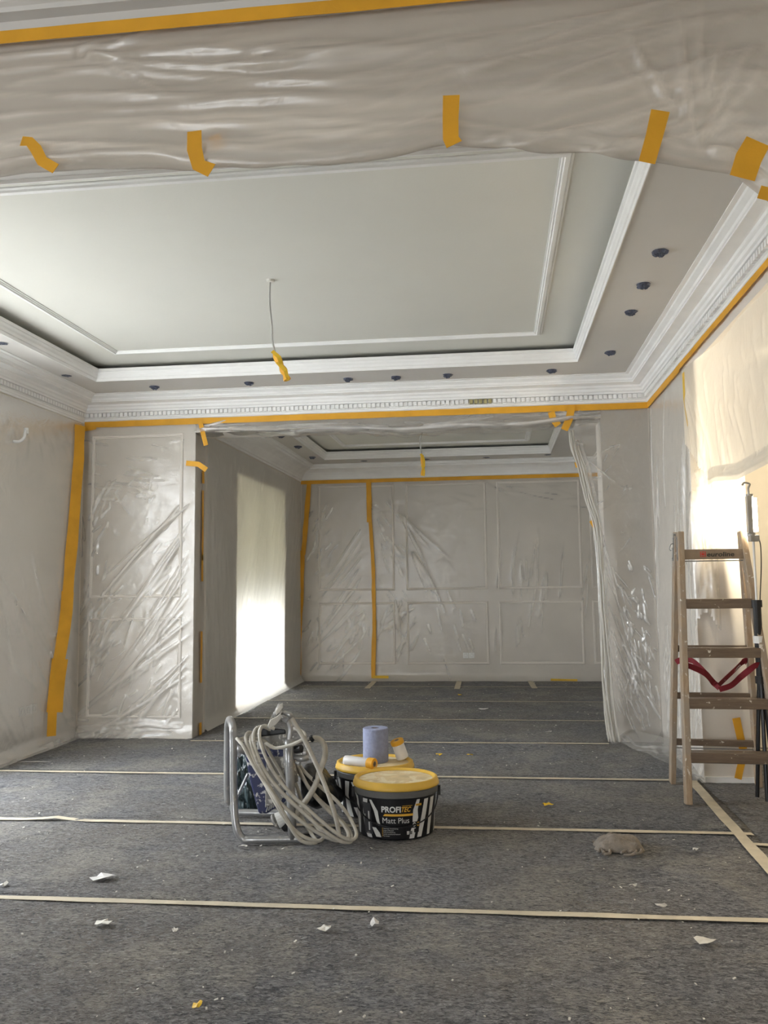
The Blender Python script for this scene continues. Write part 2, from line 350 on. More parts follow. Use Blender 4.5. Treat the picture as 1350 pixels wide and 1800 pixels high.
CORN2 = [(0, ZC2-.012), (.012, ZC2-.012), (.014, ZC2+.004), (.024, ZC2+.010), (.028, ZC2+.03), (.045, ZC2+.055), (.075, ZC2+.085), (.11, ZC2+.105), (.15, ZC2+.118), (.155, ZC2+.134), (.175, ZC2+.138), (.18, ZC2+.155), (.20, ZC2+.157), (.20, ZS2+.001)]
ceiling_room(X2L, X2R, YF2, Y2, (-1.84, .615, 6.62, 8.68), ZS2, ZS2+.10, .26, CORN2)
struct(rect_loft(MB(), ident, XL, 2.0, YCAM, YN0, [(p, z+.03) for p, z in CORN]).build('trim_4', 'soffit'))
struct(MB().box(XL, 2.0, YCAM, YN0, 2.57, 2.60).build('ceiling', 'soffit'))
# a second moulding line on the near ceiling, seen at the very top of the view
rect_loft(k := MB(), ident, XL+.5, 1.5, YCAM+.5, YN0-.46, [(-.02, 2.571), (-.02, 2.56), (.02, 2.555), (.02, 2.571)]); struct(k.build('trim_3', 'soffit'))

# dentils, each its own piece on the middle cornice
dm = MB(); dm.box(-.0115, .0115, 0, .024, -.014, .014); den = dm.build('dentil', 'plaster', corn_mid); denme = den.data
gold = dm.build('dentil', 'gold', corn_mid); gold_me = gold.data; gold['label'] = 'bare gold-coloured dentil'
first, gfirst = [den], [gold]
def put_dentil(x, y, rz, g=False):
    if g:
        o = gfirst.pop() if gfirst else bpy.data.objects.new('dentil', gold_me); o['label'] = 'bare gold-coloured dentil'
    else: o = first.pop() if first else bpy.data.objects.new('dentil', denme)
    if o.name not in COL.objects: COL.objects.link(o); o.parent = corn_mid
    o.location = (x, y, ZC+.041); o.rotation_euler = (0, 0, rz)
sp = .0338; x = XL+.05; gx0, gx1 = aty(826, 699, YF).x, aty(868, 699, YF).x
while x < XR-.04:
    put_dentil(x, YF-.014, PI, gx0 < x < gx1); x += sp
y = YF-.05
while y > 3.1: put_dentil(XR-.014, y, PI/2); y -= sp
y = YF-.05
while y > 4.3: put_dentil(XL+.014, y, -PI/2); y -= sp

# wall panel mouldings (parts of the wall they are fixed to)
PPROF = [(-.016, 0), (-.016, .006), (-.011, .012), (-.004, .013), (.000, .008), (.006, .009), (.010, .004), (.016, .004), (.016, 0)]
def panel(wall, x0, x1, z0, z1, y, mat='wall'):
    mb = rect_loft(MB(), lambda a, b, h: (a, y-h, b), x0, x1, z0, z1, PPROF); return mb.build('panel_moulding', mat, wall)
panel(wall_front, -3.010, -2.322, 1.038, 2.235, YF); panel(wall_front, -3.010, -2.316, .164, .860, YF)
wfar = [o for o in COL.objects if o.name.startswith('wall_far')][0]
for px0, px1 in ((562, 691), (716, 853), (877, 1019), (1040, 1180)):
    x0, x1 = aty(px0, 950, Y2).x, aty(px1, 950, Y2).x
    if x1 > X2R-.05: x1 = X2R-.06
    panel(wfar, x0, x1, 1.045, 2.235, Y2); panel(wfar, x0, x1, .21, .880, Y2)
struct(MB().box(XR+.001, XJ, YJ-.012, YJ, 0, .035).build('baseboard_right', 'plaster'))

# windows
def window(n, xo, y0, y1, z0, z1, blindz=None):
    mb = MB(); t = .06
    mb.box(xo, xo+.06, y0, y0+t, z0, z1); mb.box(xo, xo+.06, y1-t, y1, z0, z1); mb.box(xo, xo+.06, y0+t, y1-t, z0, z0+t); mb.box(xo, xo+.06, y0+t, y1-t, z1-t, z1)
    ym = (y0+y1)/2; mb.box(xo, xo+.06, ym-.05, ym+.05, z0+t, z1-t)
    o = struct(mb.build(f'window_{n}', 'glassframe', bevel=.004))
    for a, b in ((y0+t, ym-.05), (ym+.05, y1-t)): MB().box(xo+.026, xo+.032, a, b, z0+t, z1-t).build('pane', 'glass', o)
    for s_ in (-.03, .03): MB().tube([(xo+.06, ym+s_, 1.05), (xo+.10, ym+s_, 1.05), (xo+.10, ym+s_, .93)], .008, 8).build('handle', 'steel', o)
    return o
window(1, XL-.24, 2.67, 4.57, .1, 2.2); window(3, X2L-.29, 6.89, 8.51, 0, 2.09)
bl = MB(); bl.box(X2L-.20, X2L-.197, 6.93, 8.47, .98, 2.02); b = bl.build('roller_blind', 'blind')
b2 = MB().tube([(X2L-.2, 6.92, 2.04), (X2L-.2, 8.48, 2.04)], .025, 12).build('roller', 'glassframe', b)
MB().tube([(X2L-.198, 6.94, .98), (X2L-.198, 8.46, .98)], .009, 8).build('bottom_bar', 'glassframe', b)
tag(b, 'half-lowered beige roller blind behind the film of the far room window', 'blind')

# ------------------------------------------------------------------ felt floor
def feltgrid(x0, x1, y0, y1, res=.03, ridges=()):
    nx, ny = max(2, int((x1-x0)/res)), max(2, int((y1-y0)/res)); X, Y = np.meshgrid(np.linspace(x0, x1, nx+1), np.linspace(y0, y1, ny+1))
    Z = .005 + .0022*np.sin(X*3.1+Y*1.3)*np.sin(Y*4.7+X) + .0016*np.sin(X*11+3*np.sin(Y*5)) + .0012*rng.random(X.shape)
    for (ax, ay, bx, by, wd, hh) in ridges:
        dx, dy = bx-ax, by-ay; L = math.hypot(dx, dy); s = ((X-ax)*dx+(Y-ay)*dy)/L; d = ((X-ax)*dy-(Y-ay)*dx)/L + .012*np.sin(s*21)
        win = np.clip(s/.08, 0, 1)*np.clip((L-s)/.12, 0, 1); Z += hh*np.exp(-(d/wd)**2)*win*(1+.3*np.sin(s*37))
    me = bpy.data.meshes.new('felt_strip'); n = nx+1
    v = np.stack([X, Y, Z], -1).reshape(-1, 3); i = (np.arange(ny)[:, None]*n+np.arange(nx)[None]).reshape(-1)
    fcs = np.stack([i, i+1, i+n+1, i+n], -1)
    # rolled-down edge so that the strip has its thickness
    me.from_pydata(v.tolist(), [], fcs.tolist()); me.materials.append(M['felt'])
    me.polygons.foreach_set('use_smooth', [True]*len(me.polygons)); me.update()
    o = bpy.data.objects.new('felt_strip', me); COL.objects.link(o); md = o.modifiers.new('thick', 'SOLIDIFY'); md.thickness = .004; md.offset = -1; return o
TY = [1.88, 2.85, 3.815, 4.78, 5.78, 6.71, 7.70, 8.66]
lab = ['grey-blue felt floor strip in the near foreground, in front of the nearest cream tape', 'grey felt floor strip between the nearest and second cream tapes, scattered with scraps',
       'grey felt floor strip carrying the steel sprayer frame, buckets and taupe rag', 'grey felt floor strip behind the buckets, under the front feet of the ladder',
       'grey felt floor strip lying through the wide opening into the far room', 'second grey felt strip inside the far room, beside the bright film-covered window',
       'third grey felt strip inside the far room, below the bright window end', 'farthest grey felt strip at the foot of the panelled far wall']
edges = [-.1]+[.9]+TY
r0 = atz(0, 1512); r1 = atz(133, 1437)
for i in range(len(edges)):
    a = edges[i]; bb = edges[i+1] if i+1 < len(edges) else Y2-.005
    xa, xb = (XL+.01, XR-.02) if a < 5.5 else ((X2L+.01, X2R-.02))
    if a < 5.6 < bb: bb = min(bb, YF-.02)
    rid = [(r0.x-.25, r0.y-.12, r1.x+.12, r1.y+.05, .03, .009)] if a < r1.y and bb > r0.y-.3 else ()
    o = feltgrid(xa, xb, a+.001, bb-.001, .03, rid)
    L_ = ['grey felt floor strip right below the camera', 'grey-blue felt floor strip running under the bottom edge of the view']+lab
    tag(o, L_[i], 'floor felt', 'felt strips laid side by side over the floor')
o = feltgrid(JL+.01, JR-.02, 5.781, YF2+.0, .03); o.name = 'felt_strip'; tag(o, 'narrow grey felt piece on the threshold between the two film-covered pillars', 'floor felt', 'felt strips laid side by side over the floor')
for i, (a, bb) in enumerate(((2.0, 3.05), (3.052, 4.05), (4.052, 4.675), (4.677, 5.66))):
    xa = XR-.018 if bb < YJ else XJ+.01
    o = feltgrid(xa, XA-.05, a, bb, .04)
    tag(o, ['grey felt strip in the side room, at the right edge nearest the camera', 'side room felt strip right of the diagonal tape, in front of the ladder', 'felt strip under the rear ladder legs in the lamplit side room', 'yellow-lit felt strip at the back of the side room beyond the tripod'][i], 'floor felt', 'felt strips of the side room')

# ------------------------------------------------------------------ tapes
def ribbon(pts, width, nrm, name='masking_tape', mat='orange', thick=.0008, jag=.0012, k=1, parent=None):
    "flat strip along pts; nrm = surface normal it lies against"
    pts = [Vector(p) for p in pts]; nrm = Vector(nrm).normalized(); vs_ = []; fs = []
    P = []
    for a, b in zip(pts[:-1], pts[1:]):
        n = max(1, int((b-a).length/.12)) if k else 1
        for j in range(n): P.append(a.lerp(b, j/n))
    P.append(pts[-1])
    for i, p in enumerate(P):
        t = (P[min(i+1, len(P)-1)]-P[max(i-1, 0)]).normalized(); sd = t.cross(nrm).normalized()*(width/2)
        j1, j2 = sd.normalized()*random.uniform(-jag, jag), sd.normalized()*random.uniform(-jag, jag)
        for q in (p-sd+j1, p+sd+j2): vs_ += [q, q+nrm*thick]
    for i in range(len(P)-1):
        a = i*4; b = a+4
        fs += [(a+1, a+3, b+3, b+1), (a, b, b+2, a+2), (a, a+1, b+1, b), (a+2, b+2, b+3, a+3)]
    fs += [(0, 2, 3, 1), (len(P)*4-4, len(P)*4-3, len(P)*4-1, len(P)*4-2)]
    return MB().add(vs_, fs).build(name, mat, parent)
def tape(pts, width, nrm, label, mat='orange', group=None, cat='tape', **kw):
    return tag(ribbon(pts, width, nrm, mat=mat, **kw), label, cat, group)
NY, NXp, NXm, NZ = (0, -1, 0), (1, 0, 0), (-1, 0, 0), (0, 0, 1)
yo = YF-.020
FL = 'cream tapes across the felt floor'
def ft(p, q, w_, label, z=.0105): tape([atz(*p, z), atz(*q, z)], w_, NZ, label, 'cream', FL, jag=.003)
def ftx(p, q, xa, xb, w_, label):
    a, b = atz(*p, .0105), atz(*q, .0105); d = (b-a)/(b.x-a.x); tape([a+d*(xa-a.x), a+d*(xb-a.x)], w_, NZ, label, 'cream', FL, jag=.003)
ftx((0, 1577), (1350, 1618), XL+.05, 1.2, .034, 'nearest cream tape line across the felt, in front of the buckets and rag')
ta, tb = atz(100, 1441, .0105), atz(1250, 1464, .0105); td = (tb-ta)/(tb.x-ta.x); tq = lambda x_, z_: (lambda p: Vector((p.x, p.y, z_)))(ta+td*(x_-ta.x)); xc = atz(108, 1440).x
tape([tq(XL+.05, .0105), tq(xc-.16, .0105), tq(xc-.06, .017), tq(xc, .023), tq(xc+.06, .017), tq(xc+.16, .0105), tq(1.075, .0105)], .034, NZ, 'cream tape line behind the black buckets, running to the diagonal tape', 'cream', FL, jag=.003)
ftx((100, 1356), (1175, 1371), XL+.02, atz(1175, 1371).x, .032, 'cream tape line just behind the ladder side and buckets, third nearest')
ftx((350, 1302), (1050, 1307), -2.18, JR-.03, .030, 'cream tape line on the threshold between the two film-covered pillars')
ftx((450, 1262), (1060, 1267), -2.2, 1.0, .028, 'cream tape line first beyond the opening, in the far room')
ftx((480, 1231), (1050, 1234), -2.2, 1.1, .026, 'cream tape line in the middle of the far room floor')
ftx((520, 1206), (1050, 1208), -2.15, 1.2, .026, 'farthest cream tape line close to the panelled far wall')
ft((1215, 1372), (1430, 1611), .052, 'wide diagonal cream tape running from the ladder foot to the right edge', .0125)
ft((1318, 1483), (1352, 1485), .03, 'short cream tape stub right of the diagonal tape')
ft((1330, 1273), (1360, 1273), .03, 'cream tape line on the side room floor right of the ladder')
ft((1330, 1318), (1360, 1319), .03, 'second cream tape line on the side room floor, nearer than the first')
ft((645, 1210), (662, 1194), .06, 'short cream tape patch at the far wall, left of the three')
ft((803, 1211), (808, 1195), .06, 'short cream tape patch at the far wall, middle of the three')
ft((931, 1196), (940, 1210), .06, 'short cream tape patch at the far wall, right of the three')

# orange tapes on walls
tape([(XL+.02, yo, 2.335), (XR-.01, yo, 2.335)], .045, NY, 'long orange tape under the dentil cornice above the wide opening')
tape([(XR-.018, YF-.02, 2.335), (XR-.018, 4.78, 2.335)], .045, NXm, 'far half of the orange tape under the right-hand cornice')
tape([(XR-.019, 4.86, 2.340), (XR-.019, 2.1, 2.340)], .034, NXm, 'near half of the orange tape under the right-hand cornice, narrower')
def pv(pl, seq, width, nrm, label, mat='orange', **kw):
    f = {'y': lambda a: aty(a[0], a[1], pl), 'x': lambda a: atx(a[0], a[1], pl)}[('y' if nrm[1] else 'x')]
    return tape([f(s_) for s_ in seq], width, nrm, label, mat, **kw)
XT = XL+.034; NB = (.86, -.51, 0)
def ct(seq, w_, lab, o_=0): tape([atx(a_, b_, XT+o_)+Vector((.004, -.004, 0)) for a_, b_ in seq], w_, NB, lab, jag=.005)
ct([(141, 748), (134, 866), (124, 980), (118, 1046)], .085, 'orange tape down the left corner, upper length')
ct([(119, 1040), (112, 1110), (101, 1170)], .095, 'orange tape down the left corner, middle length', .004)
ct([(105, 1158), (98, 1225), (95, 1252)], .12, 'orange tape down the left corner, wide lower length', .008)
ct([(93, 1235), (89, 1294)], .07, 'orange tape down the left corner, last short end at the floor', .006)
tape([(-3.09, yo-.006, 2.30), (-3.03, yo-.006, 2.305), (-2.99, yo-.006, 2.315)], .03, NY, 'small orange tape scrap at the top left corner below the cornice')
pv(yo-.006, [(351, 739), (362, 783)], .035, NY, 'short slanted orange tape at the upper left corner of the opening', jag=.002)
pv(yo-.006, [(327, 814), (349, 816), (363, 826)], .040, NY, 'small horizontal orange tape around the edge of the left pillar')
jx = JL+.014
for nm, a, b_, w_ in (('short orange tape on the pillar side below the horizontal piece', 828, 850, .05), ('narrow orange tape on the left pillar side, upper length', 862, 985, .030), ('narrow orange tape on the left pillar side, middle length', 975, 1022, .036), ('narrow orange tape on the left pillar side, lower length', 1110, 1200, .036), ('orange tape at the foot of the left pillar side', 1270, 1300, .05)):
    tape([(jx, 5.93, aty(352, a, 5.93).z), (jx, 5.935, aty(352, b_, 5.935).z)], w_, NXp, nm, jag=.003)
pv(yo-.01, [(969, 724), (972, 736), (981, 748)], .050, NY, 'short curled orange tape left of the pair at the right end of the opening')
pv(yo-.013, [(1005, 713), (1000, 738), (992, 756)], .052, NY, 'short orange tape right of the pair at the right end of the opening')
pv(YF-.07, [(1013, 812), (1016, 821)], .03, NY, 'tiny orange tape on the gathered film edge, upper')
pv(YF-.07, [(1039, 915), (1046, 926)], .03, NY, 'tiny orange tape on the gathered film edge, lower')
pv(XR-.022, [(1201, 655), (1203, 700), (1210, 746)], .045, NXm, 'orange tape hanging down the right wall from the cornice tape', 'yellowtape')
pv(YJ-.02, [(1294, 1262), (1300, 1290), (1306, 1317)], .042, NY, 'upper orange tape on the grey wall end behind the ladder')
pv(YJ-.02, [(1304, 1340), (1301, 1352), (1297, 1369)], .038, NY, 'lower orange tape on the grey wall end behind the ladder')
# far room
y2 = Y2-.020
tape([(X2L+.01, y2, 2.297), (X2R-.02, y2, 2.300)], .042, NY, 'long orange tape under the cornice on the far wall')
pv(y2-.004, [(543, 850), (537, 930), (533, 975)], .055, NY, 'orange tape down the left corner of the far wall, upper length', jag=.005)
pv(y2-.008, [(531, 968), (528, 1040), (526, 1100)], .072, NY, 'orange tape down the left corner of the far wall, middle length', jag=.005)
pv(y2-.010, [(526, 1090), (524, 1188)], .062, NY, 'orange tape down the left corner of the far wall, lower length', jag=.005)
pv(y2-.004, [(648, 845), (649, 918)], .060, NY, 'orange tape seam over the far wall, top length', jag=.004)
pv(y2-.008, [(649, 900), (653, 950), (656, 1000), (658, 1100)], .040, NY, 'orange tape seam over the far wall, middle length', jag=.004)
pv(y2-.010, [(658, 1090), (656, 1192)], .046, NY, 'orange tape seam over the far wall, bottom length', jag=.004)
tape([aty(655, 1190, y2-.02), aty(683, 1190, y2-.02)], .03, NY, 'short orange tape on the floor edge at the foot of the far seam', 'yellowtape')
tape([aty(968, 1195, y2-.02), aty(1015, 1196, y2-.02)], .024, NY, 'thin yellow tape along the foot of the far wall at the right', 'yellowtape')
tape([atz(395, 1254, .012), atz(418, 1243, .012)], .05, NZ, 'orange tape at the foot of the bright film-covered window, near corner')
# near header
tape([(XL+.02, YN0-.032, 2.396), (1.9, YN0-.032, 2.401)], .032, NY, 'broad orange tape across the top of the view, holding the overhead film')

# ------------------------------------------------------------------ films
AMP = .55
def film(label, mat, P, su, sv, res, folds, damp=(), amp=1.0, noise_amp=.004, stretch=(1, 1), outline=None, seed=0, name='protective_film'):
    """P(s,t)->(point array, normal array); s in 0..su, t in 0..sv (metres).
    folds: list (s0,t0,s1,t1,width,height). fold attribute = how much plastic lies doubled there"""
    r = np.random.default_rng(seed); nu, nv = int(su/res)+1, int(sv/res)+1
    Sg, Tg = np.meshgrid(np.linspace(0, su, nu), np.linspace(0, sv, nv)); Hh = np.zeros_like(Sg); Fd = np.zeros_like(Sg)
    for (a0, b0, a1, b1, wd, hh) in folds:
        dx, dy = a1-a0, b1-b0; L = math.hypot(dx, dy)+1e-6; q = ((Sg-a0)*dx+(Tg-b0)*dy)/L
        ph = r.random()*6; d = ((Sg-a0)*dy-(Tg-b0)*dx)/L + (.012+.02*L)*np.sin(q*3.3/L**.5+ph)*np.clip(q/L, 0, 1)
        wl = np.maximum(wd*(.35+.65*np.clip(q/L, 0, 1)), res*1.1); win = np.clip(q/(.12*L), 0, 1)*np.clip((L-q)/(.4*L), 0, 1)
        g = np.exp(-(d/wl)**2)*win; Hh += hh*g; Fd += .8*np.exp(-((d-wl*.5)/(np.maximum(wl*.6, res*.9)))**2)*win*min(1, hh/.012)
    # broad waviness
    for i in range(10):
        kx, ky = r.normal(size=2)*np.array(stretch)*6; ph = r.random()*6; Hh += noise_amp*.35*np.sin(Sg*kx+Tg*ky+ph+1.5*np.sin(Tg*2.3+i)+1.2*np.sin(Sg*1.9+i*2))
    Hh += .002+noise_amp*.5
    for (a0, b0, a1, b1, rad) in damp:
        dx, dy = a1-a0, b1-b0; L2 = dx*dx+dy*dy+1e-9; q = np.clip(((Sg-a0)*dx+(Tg-b0)*dy)/L2, 0, 1)
        d = np.hypot(Sg-a0-q*dx, Tg-b0-q*dy); Hh *= np.clip(d/rad, .15, 1)
    pt, nr = P(Sg, Tg); V = pt+nr*(np.maximum(Hh, .0)*amp*AMP)[..., None]
    keep = outline(Sg, Tg) if outline else np.ones_like(Sg, bool)
    idx = -np.ones(Sg.size, int); kf = keep.reshape(-1); idx[kf] = np.arange(kf.sum())
    i = (np.arange(nv-1)[:, None]*nu+np.arange(nu-1)[None]).reshape(-1); F_ = np.stack([i, i+1, i+nu+1, i+nu], -1); F_ = F_[(kf[F_]).all(1)]
    me = bpy.data.meshes.new(name); me.from_pydata(V.reshape(-1, 3)[kf].tolist(), [], idx[F_].tolist()); me.materials.append(M[mat])
    at = me.attributes.new('fold', 'FLOAT', 'POINT'); at.data.foreach_set('value', np.clip(Fd, 0, 1.2).reshape(-1)[kf].astype(np.float32))
    me.polygons.foreach_set('use_smooth', [True]*len(me.polygons)); me.update(); o = bpy.data.objects.new(name, me); COL.objects.link(o)
    return tag(o, label, 'plastic sheet')
def fan(r, a, ang, spread, n, l0, l1, w0=.012, w1=.03, h=.01):
    out = []
    for i in range(n):
        t = math.radians(ang+r.uniform(-spread, spread)); l = r.uniform(l0, l1); o = r.uniform(0, .12)
        out.append((a[0]+math.cos(t)*o, a[1]+math.sin(t)*o, a[0]+math.cos(t)*(o+l), a[1]+math.sin(t)*(o+l), r.uniform(w0, w1), h*r.uniform(.5, 1.2)))
    return out
def scatter(r, s0, s1, t0, t1, ang, spread, n, l0, l1, w0=.006, w1=.018, h=.006):
    out = []
    for i in range(n): out += fan(r, (r.uniform(s0, s1), r.uniform(t0, t1)), ang, spread, 1, l0, l1, w0, w1, h)
    return out
def flat(p0, du, nrm, flare=.05):
    p0, du, nrm = np.array(p0, float), np.array(du, float), np.array(nrm, float)
    def P(s, t):
        pt = p0+du*s[..., None]; pt[..., 2] = p0[2]+t; f = np.clip((.09-t)/.09, 0, 1)**2*flare if flare else 0
        return pt+nrm*(np.asarray(f)[..., None] if flare else 0), np.broadcast_to(nrm, pt.shape)
    return P
R_ = np.random.default_rng(11)
# 1. left pillar: s=0 at the corner, wraps the pillar edge
WP = JL-XL
def P_pillar(s, t):
    x = XL+.012+np.minimum(s, WP); over = np.clip(s-WP, 0, 1); f = np.clip((.10-t)/.10, 0, 1)**2*.05
    pt = np.stack([np.where(over > 0, JL+.006, np.minimum(x, JL+.004)), YF-.004+over-f*(over <= 0), t+.008], -1)
    c = np.clip(over/.02, 0, 1); nr = np.stack([c, -(1-c), np.zeros_like(s)], -1); return pt, nr
fo = []
for i in range(15):      # long diagonals from the upper right edge down to the left
    f = i/14; s0 = WP-.02-R_.uniform(0, .06); t0 = 1.72-f*1.25+R_.uniform(-.04, .04); l = R_.uniform(.7, 1.15); an = math.radians(228+R_.uniform(-8, 8)+8*math.sin(f*5))
    fo.append((s0, t0, s0+math.cos(an)*l, t0+math.sin(an)*l, R_.uniform(.014, .034), R_.uniform(.008, .018)))
fo += [(WP-.1, 1.72, .17, .98, .022, .016), (.12, .98, WP-.14, 1.66, .016, .012)]
fo += scatter(R_, .1, .8, .1, 1.3, 235, 25, 60, .08, .35, .004, .012, .006)
fo += scatter(R_, .0, .18, .3, 1.7, 70, 30, 40, .08, .3, .004, .014, .007)
fo += scatter(R_, .1, .8, 1.7, 2.2, 175, 12, 26, .1, .35, .004, .010, .004)
fo += scatter(R_, .2, .6, 1.3, 1.8, 80, 60, 24, .05, .14, .004, .009, .004)
fo += scatter(R_, .0, .85, .0, .14, 180, 12, 22, .15, .5, .006, .014, .010)
film('crinkled clear film over the panelled left pillar, folds running diagonally', 'film', P_pillar, WP+.2, 2.33, .0095, fo, damp=[(0, 0, 0, 2.33, .1), (0, 2.33, WP, 2.33, .08)], seed=1, amp=1.3)
# 2. left wall
fo = scatter(R_, 0, 1.2, 0, .9, 60, 25, 40, .2, .7, .012, .03, .007)+scatter(R_, 0, 1.2, 2.1, 2.3, 250, 30, 40, .05, .2, .006, .012, .005)+scatter(R_, 0, 1.2, .0, .1, 0, 10, 12, .2, .4, .01, .02, .01)
film('thin film stretched over the shadowed left wall with the lamp cable', 'film_far', flat((XL+.010, YF-.02, .008), (0, -1, 0), (1, 0, 0)), 1.25, 2.33, .016, fo, damp=[(0, 0, 0, 2.33, .08)], seed=2, amp=.6, noise_amp=.002)
# 3. far room left wall and window
YS = YF2+.005; LW = Y2-.02-YS
fo = scatter(R_, 0, .8, .0, 1.2, 95, 12, 60, .3, 1.0, .010, .024, .010)+scatter(R_, .8, 2.5, .2, 1.6, 68, 8, 50, .3, .9, .012, .03, .010)+scatter(R_, 2.5, 3.1, .1, 2.0, 60, 20, 30, .2, .6, .01, .02, .008)+scatter(R_, 0, 3.1, 2.05, 2.25, 260, 40, 40, .08, .3, .008, .014, .006)
film('long film over the left wall of the far room, glowing where it covers the window', 'film_window', flat((X2L+.006, YS, .008), (0, 1, 0), (1, 0, 0)), LW, 2.28, .018, fo, seed=3)
# 4/5 far wall
sx = aty(654, 1020, Y2).x
W4 = sx-X2L-.02
fo = []
for i in range(14):
    s0 = W4-.05-R_.uniform(0, .1); t0 = 1.75-i*.11; an = math.radians(232+R_.uniform(-7, 7)); l = R_.uniform(.5, 1.1); fo.append((s0, t0, s0+math.cos(an)*l, t0+math.sin(an)*l, R_.uniform(.014, .03), R_.uniform(.006, .013)))
fo += scatter(R_, .1, .8, .2, .9, 240, 40, 20, .06, .3, .006, .014, .008)+scatter(R_, 0, .3, .3, 1.9, 60, 25, 30, .1, .3, .006, .014, .007)+scatter(R_, .5, .75, .3, .6, 80, 40, 14, .05, .16, .012, .02, .014)
film('film on the left part of the far wall, up to the orange seam', 'film_far', flat((X2L+.02, Y2-.004, .008), (1, 0, 0), (0, -1, 0)), W4, 2.28, .014, fo, damp=[(0, 0, 0, 2.3, .08), (W4, 0, W4, 2.3, .06)], seed=4, amp=.38, noise_amp=.002)
fo = fan(R_, (.30, 1.95), -55, 12, 8, .3, .9)+fan(R_, (.45, 1.5), -62, 10, 8, .2, .7)+scatter(R_, .55, 1.2, .3, 1.3, -72, 10, 14, .15, .4, .006, .014, .010)+scatter(R_, 1.3, 2.4, .2, 1.1, 84, 7, 24, .2, .7, .008, .016, .009)
fo += scatter(R_, .02, .3, .9, 2.1, -55, 18, 30, .08, .3, .005, .012, .008)+scatter(R_, .02, .4, .1, .8, 60, 25, 30, .08, .3, .006, .014, .011)+scatter(R_, 0, 2.6, 1.9, 2.2, 170, 20, 24, .2, .5, .008, .014, .004)+fan(R_, (.26, .95), -80, 4, 3, .3, .5, .014, .02, .022)
film('film on the right part of the far wall, beyond the orange seam', 'film_far', flat((sx, Y2-.004, .008), (1, 0, 0), (0, -1, 0)), X2R-.02-sx, 2.28, .014, fo, damp=[(0, 0, 0, 2.3, .06)], seed=5, amp=.38, noise_amp=.002)
# 6 header film, hanging a little under the opening head
def P_head(s, t):      # t from 0 (lower, tucked under) up
    x = JL+s; zb = ZH-.030+.018*np.sin(s*2.1+1)+.010*np.sin(s*7)-.01*np.exp(-((s-2.2)/.5)**2)
    yb = YF-.012-.018*np.exp(-((t-.06)/.06)**2); back = np.clip((.05-t)/.05, 0, 1)
    z = zb+np.clip(t-.03, 0, 1)*(2.335-zb)/.17+.006*np.cos(s*30)*back; y_ = yb+back*.16
    pt = np.stack([x, y_, z], -1); return pt, np.broadcast_to(np.array([0, -1., 0]), pt.shape)
fo = scatter(R_, 0, 2.9, .03, .1, 0, 6, 40, .3, .9, .006, .010, .006)+scatter(R_, 0, 2.9, .1, .18, 0, 14, 20, .2, .6, .005, .010, .004)+fan(R_, (.03, .1), 10, 25, 16, .06, .25, .004, .008, .008)+fan(R_, (2.84, .1), 180, 25, 14, .06, .3, .004, .008, .008)
film('film drawn along the header above the wide opening, edge tucked under', 'film_clear', P_head, JR-JL, .20, .010, fo, seed=6, noise_amp=.002)
# 7 right pillar film, its left edge gathered and leaning into the opening
EDGE = [(997, 757), (1003, 790), (1015, 822), (1030, 880), (1042, 925), (1048, 990), (1053, 1080), (1060, 1180), (1066, 1250), (1073, 1304)]
ez = [aty(a, b, YF-.05).z for a, b in EDGE]; ex = [aty(a, b, YF-.05).x for a, b in EDGE]
HT = ez[0]-.005
def P_rp(s, t):
    z = t+.008; xl = np.interp(z, ez[::-1], ex[::-1]); u = s/.56; x = xl+(XR-.014-xl)*u
    yb = YF-.008-.045*np.exp(-(u/.18)**2)*(1-.3*np.sin(z*9)) + 0*z; f = np.clip((.12-t)/.12, 0, 1)**2*.05
    zz = np.where(z > HT, z, z); pt = np.stack([x, yb-f, zz], -1); return pt, np.broadcast_to(np.array([0, -1., 0]), pt.shape)
fo = []
for i in range(7): a = .008+i*.011; fo.append((a+.02, 2.15, a, .05, .006, .013)); fo.append((a+.03, 1.3, a-.005, .0, .007, .014))
fo += [(.03, 1.62, .36, .45, .014, .016), (.05, 1.60, .20, .95, .012, .012), (.08, 1.0, .40, .30, .018, .018), (.05, 1.25, .30, .75, .014, .016), (.10, .78, .44, .20, .016, .016), (.10, 1.95, .3, 1.75, .01, .008)]
fo += scatter(R_, .10, .5, .2, 1.3, -58, 22, 40, .06, .26, .008, .018, .016)+scatter(R_, .25, .5, .45, 1.1, -70, 50, 40, .05, .16, .012, .024, .020)+scatter(R_, .05, .5, .05, .5, 110, 25, 40, .05, .3, .005, .012, .010)+scatter(R_, .1, .5, 1.4, 2.1, 200, 40, 24, .05, .2, .004, .008, .005)
film('glossy crumpled film over the right pillar, its edge gathered into a white bundle', 'film_clear', P_rp, .56, 2.31, .0065, fo, seed=7, noise_amp=.003,
     outline=lambda s, t: (t < np.interp(s, [0, .04, .09, .56], [HT, HT+.02, 2.32, 2.4])))
# gathered bundle of film along that edge
bp = [aty(a+5, b, YF-.075) for a, b in EDGE]
mb = MB()
for j in range(9):
    ph = R_.uniform(0, 6); o_ = [Vector((.004*j-.010+.008*math.sin(i*1.1+ph)+(.02*(j-4)/4 if i > 6 else 0)*.6, .008*math.cos(i*1.4+ph), 0)) for i in range(len(bp))]
    mb.tube(cr([p+q for p, q in zip(bp, o_)], 6), [.0035+.0045*abs(math.sin(i*.37+ph)) for i in range(len(cr(bp, 6)))], 6)
tag(mb.build('film_bundle', 'film_curtain', smooth=True), 'whitish rope of gathered film hanging down the right edge of the opening', 'plastic sheet')
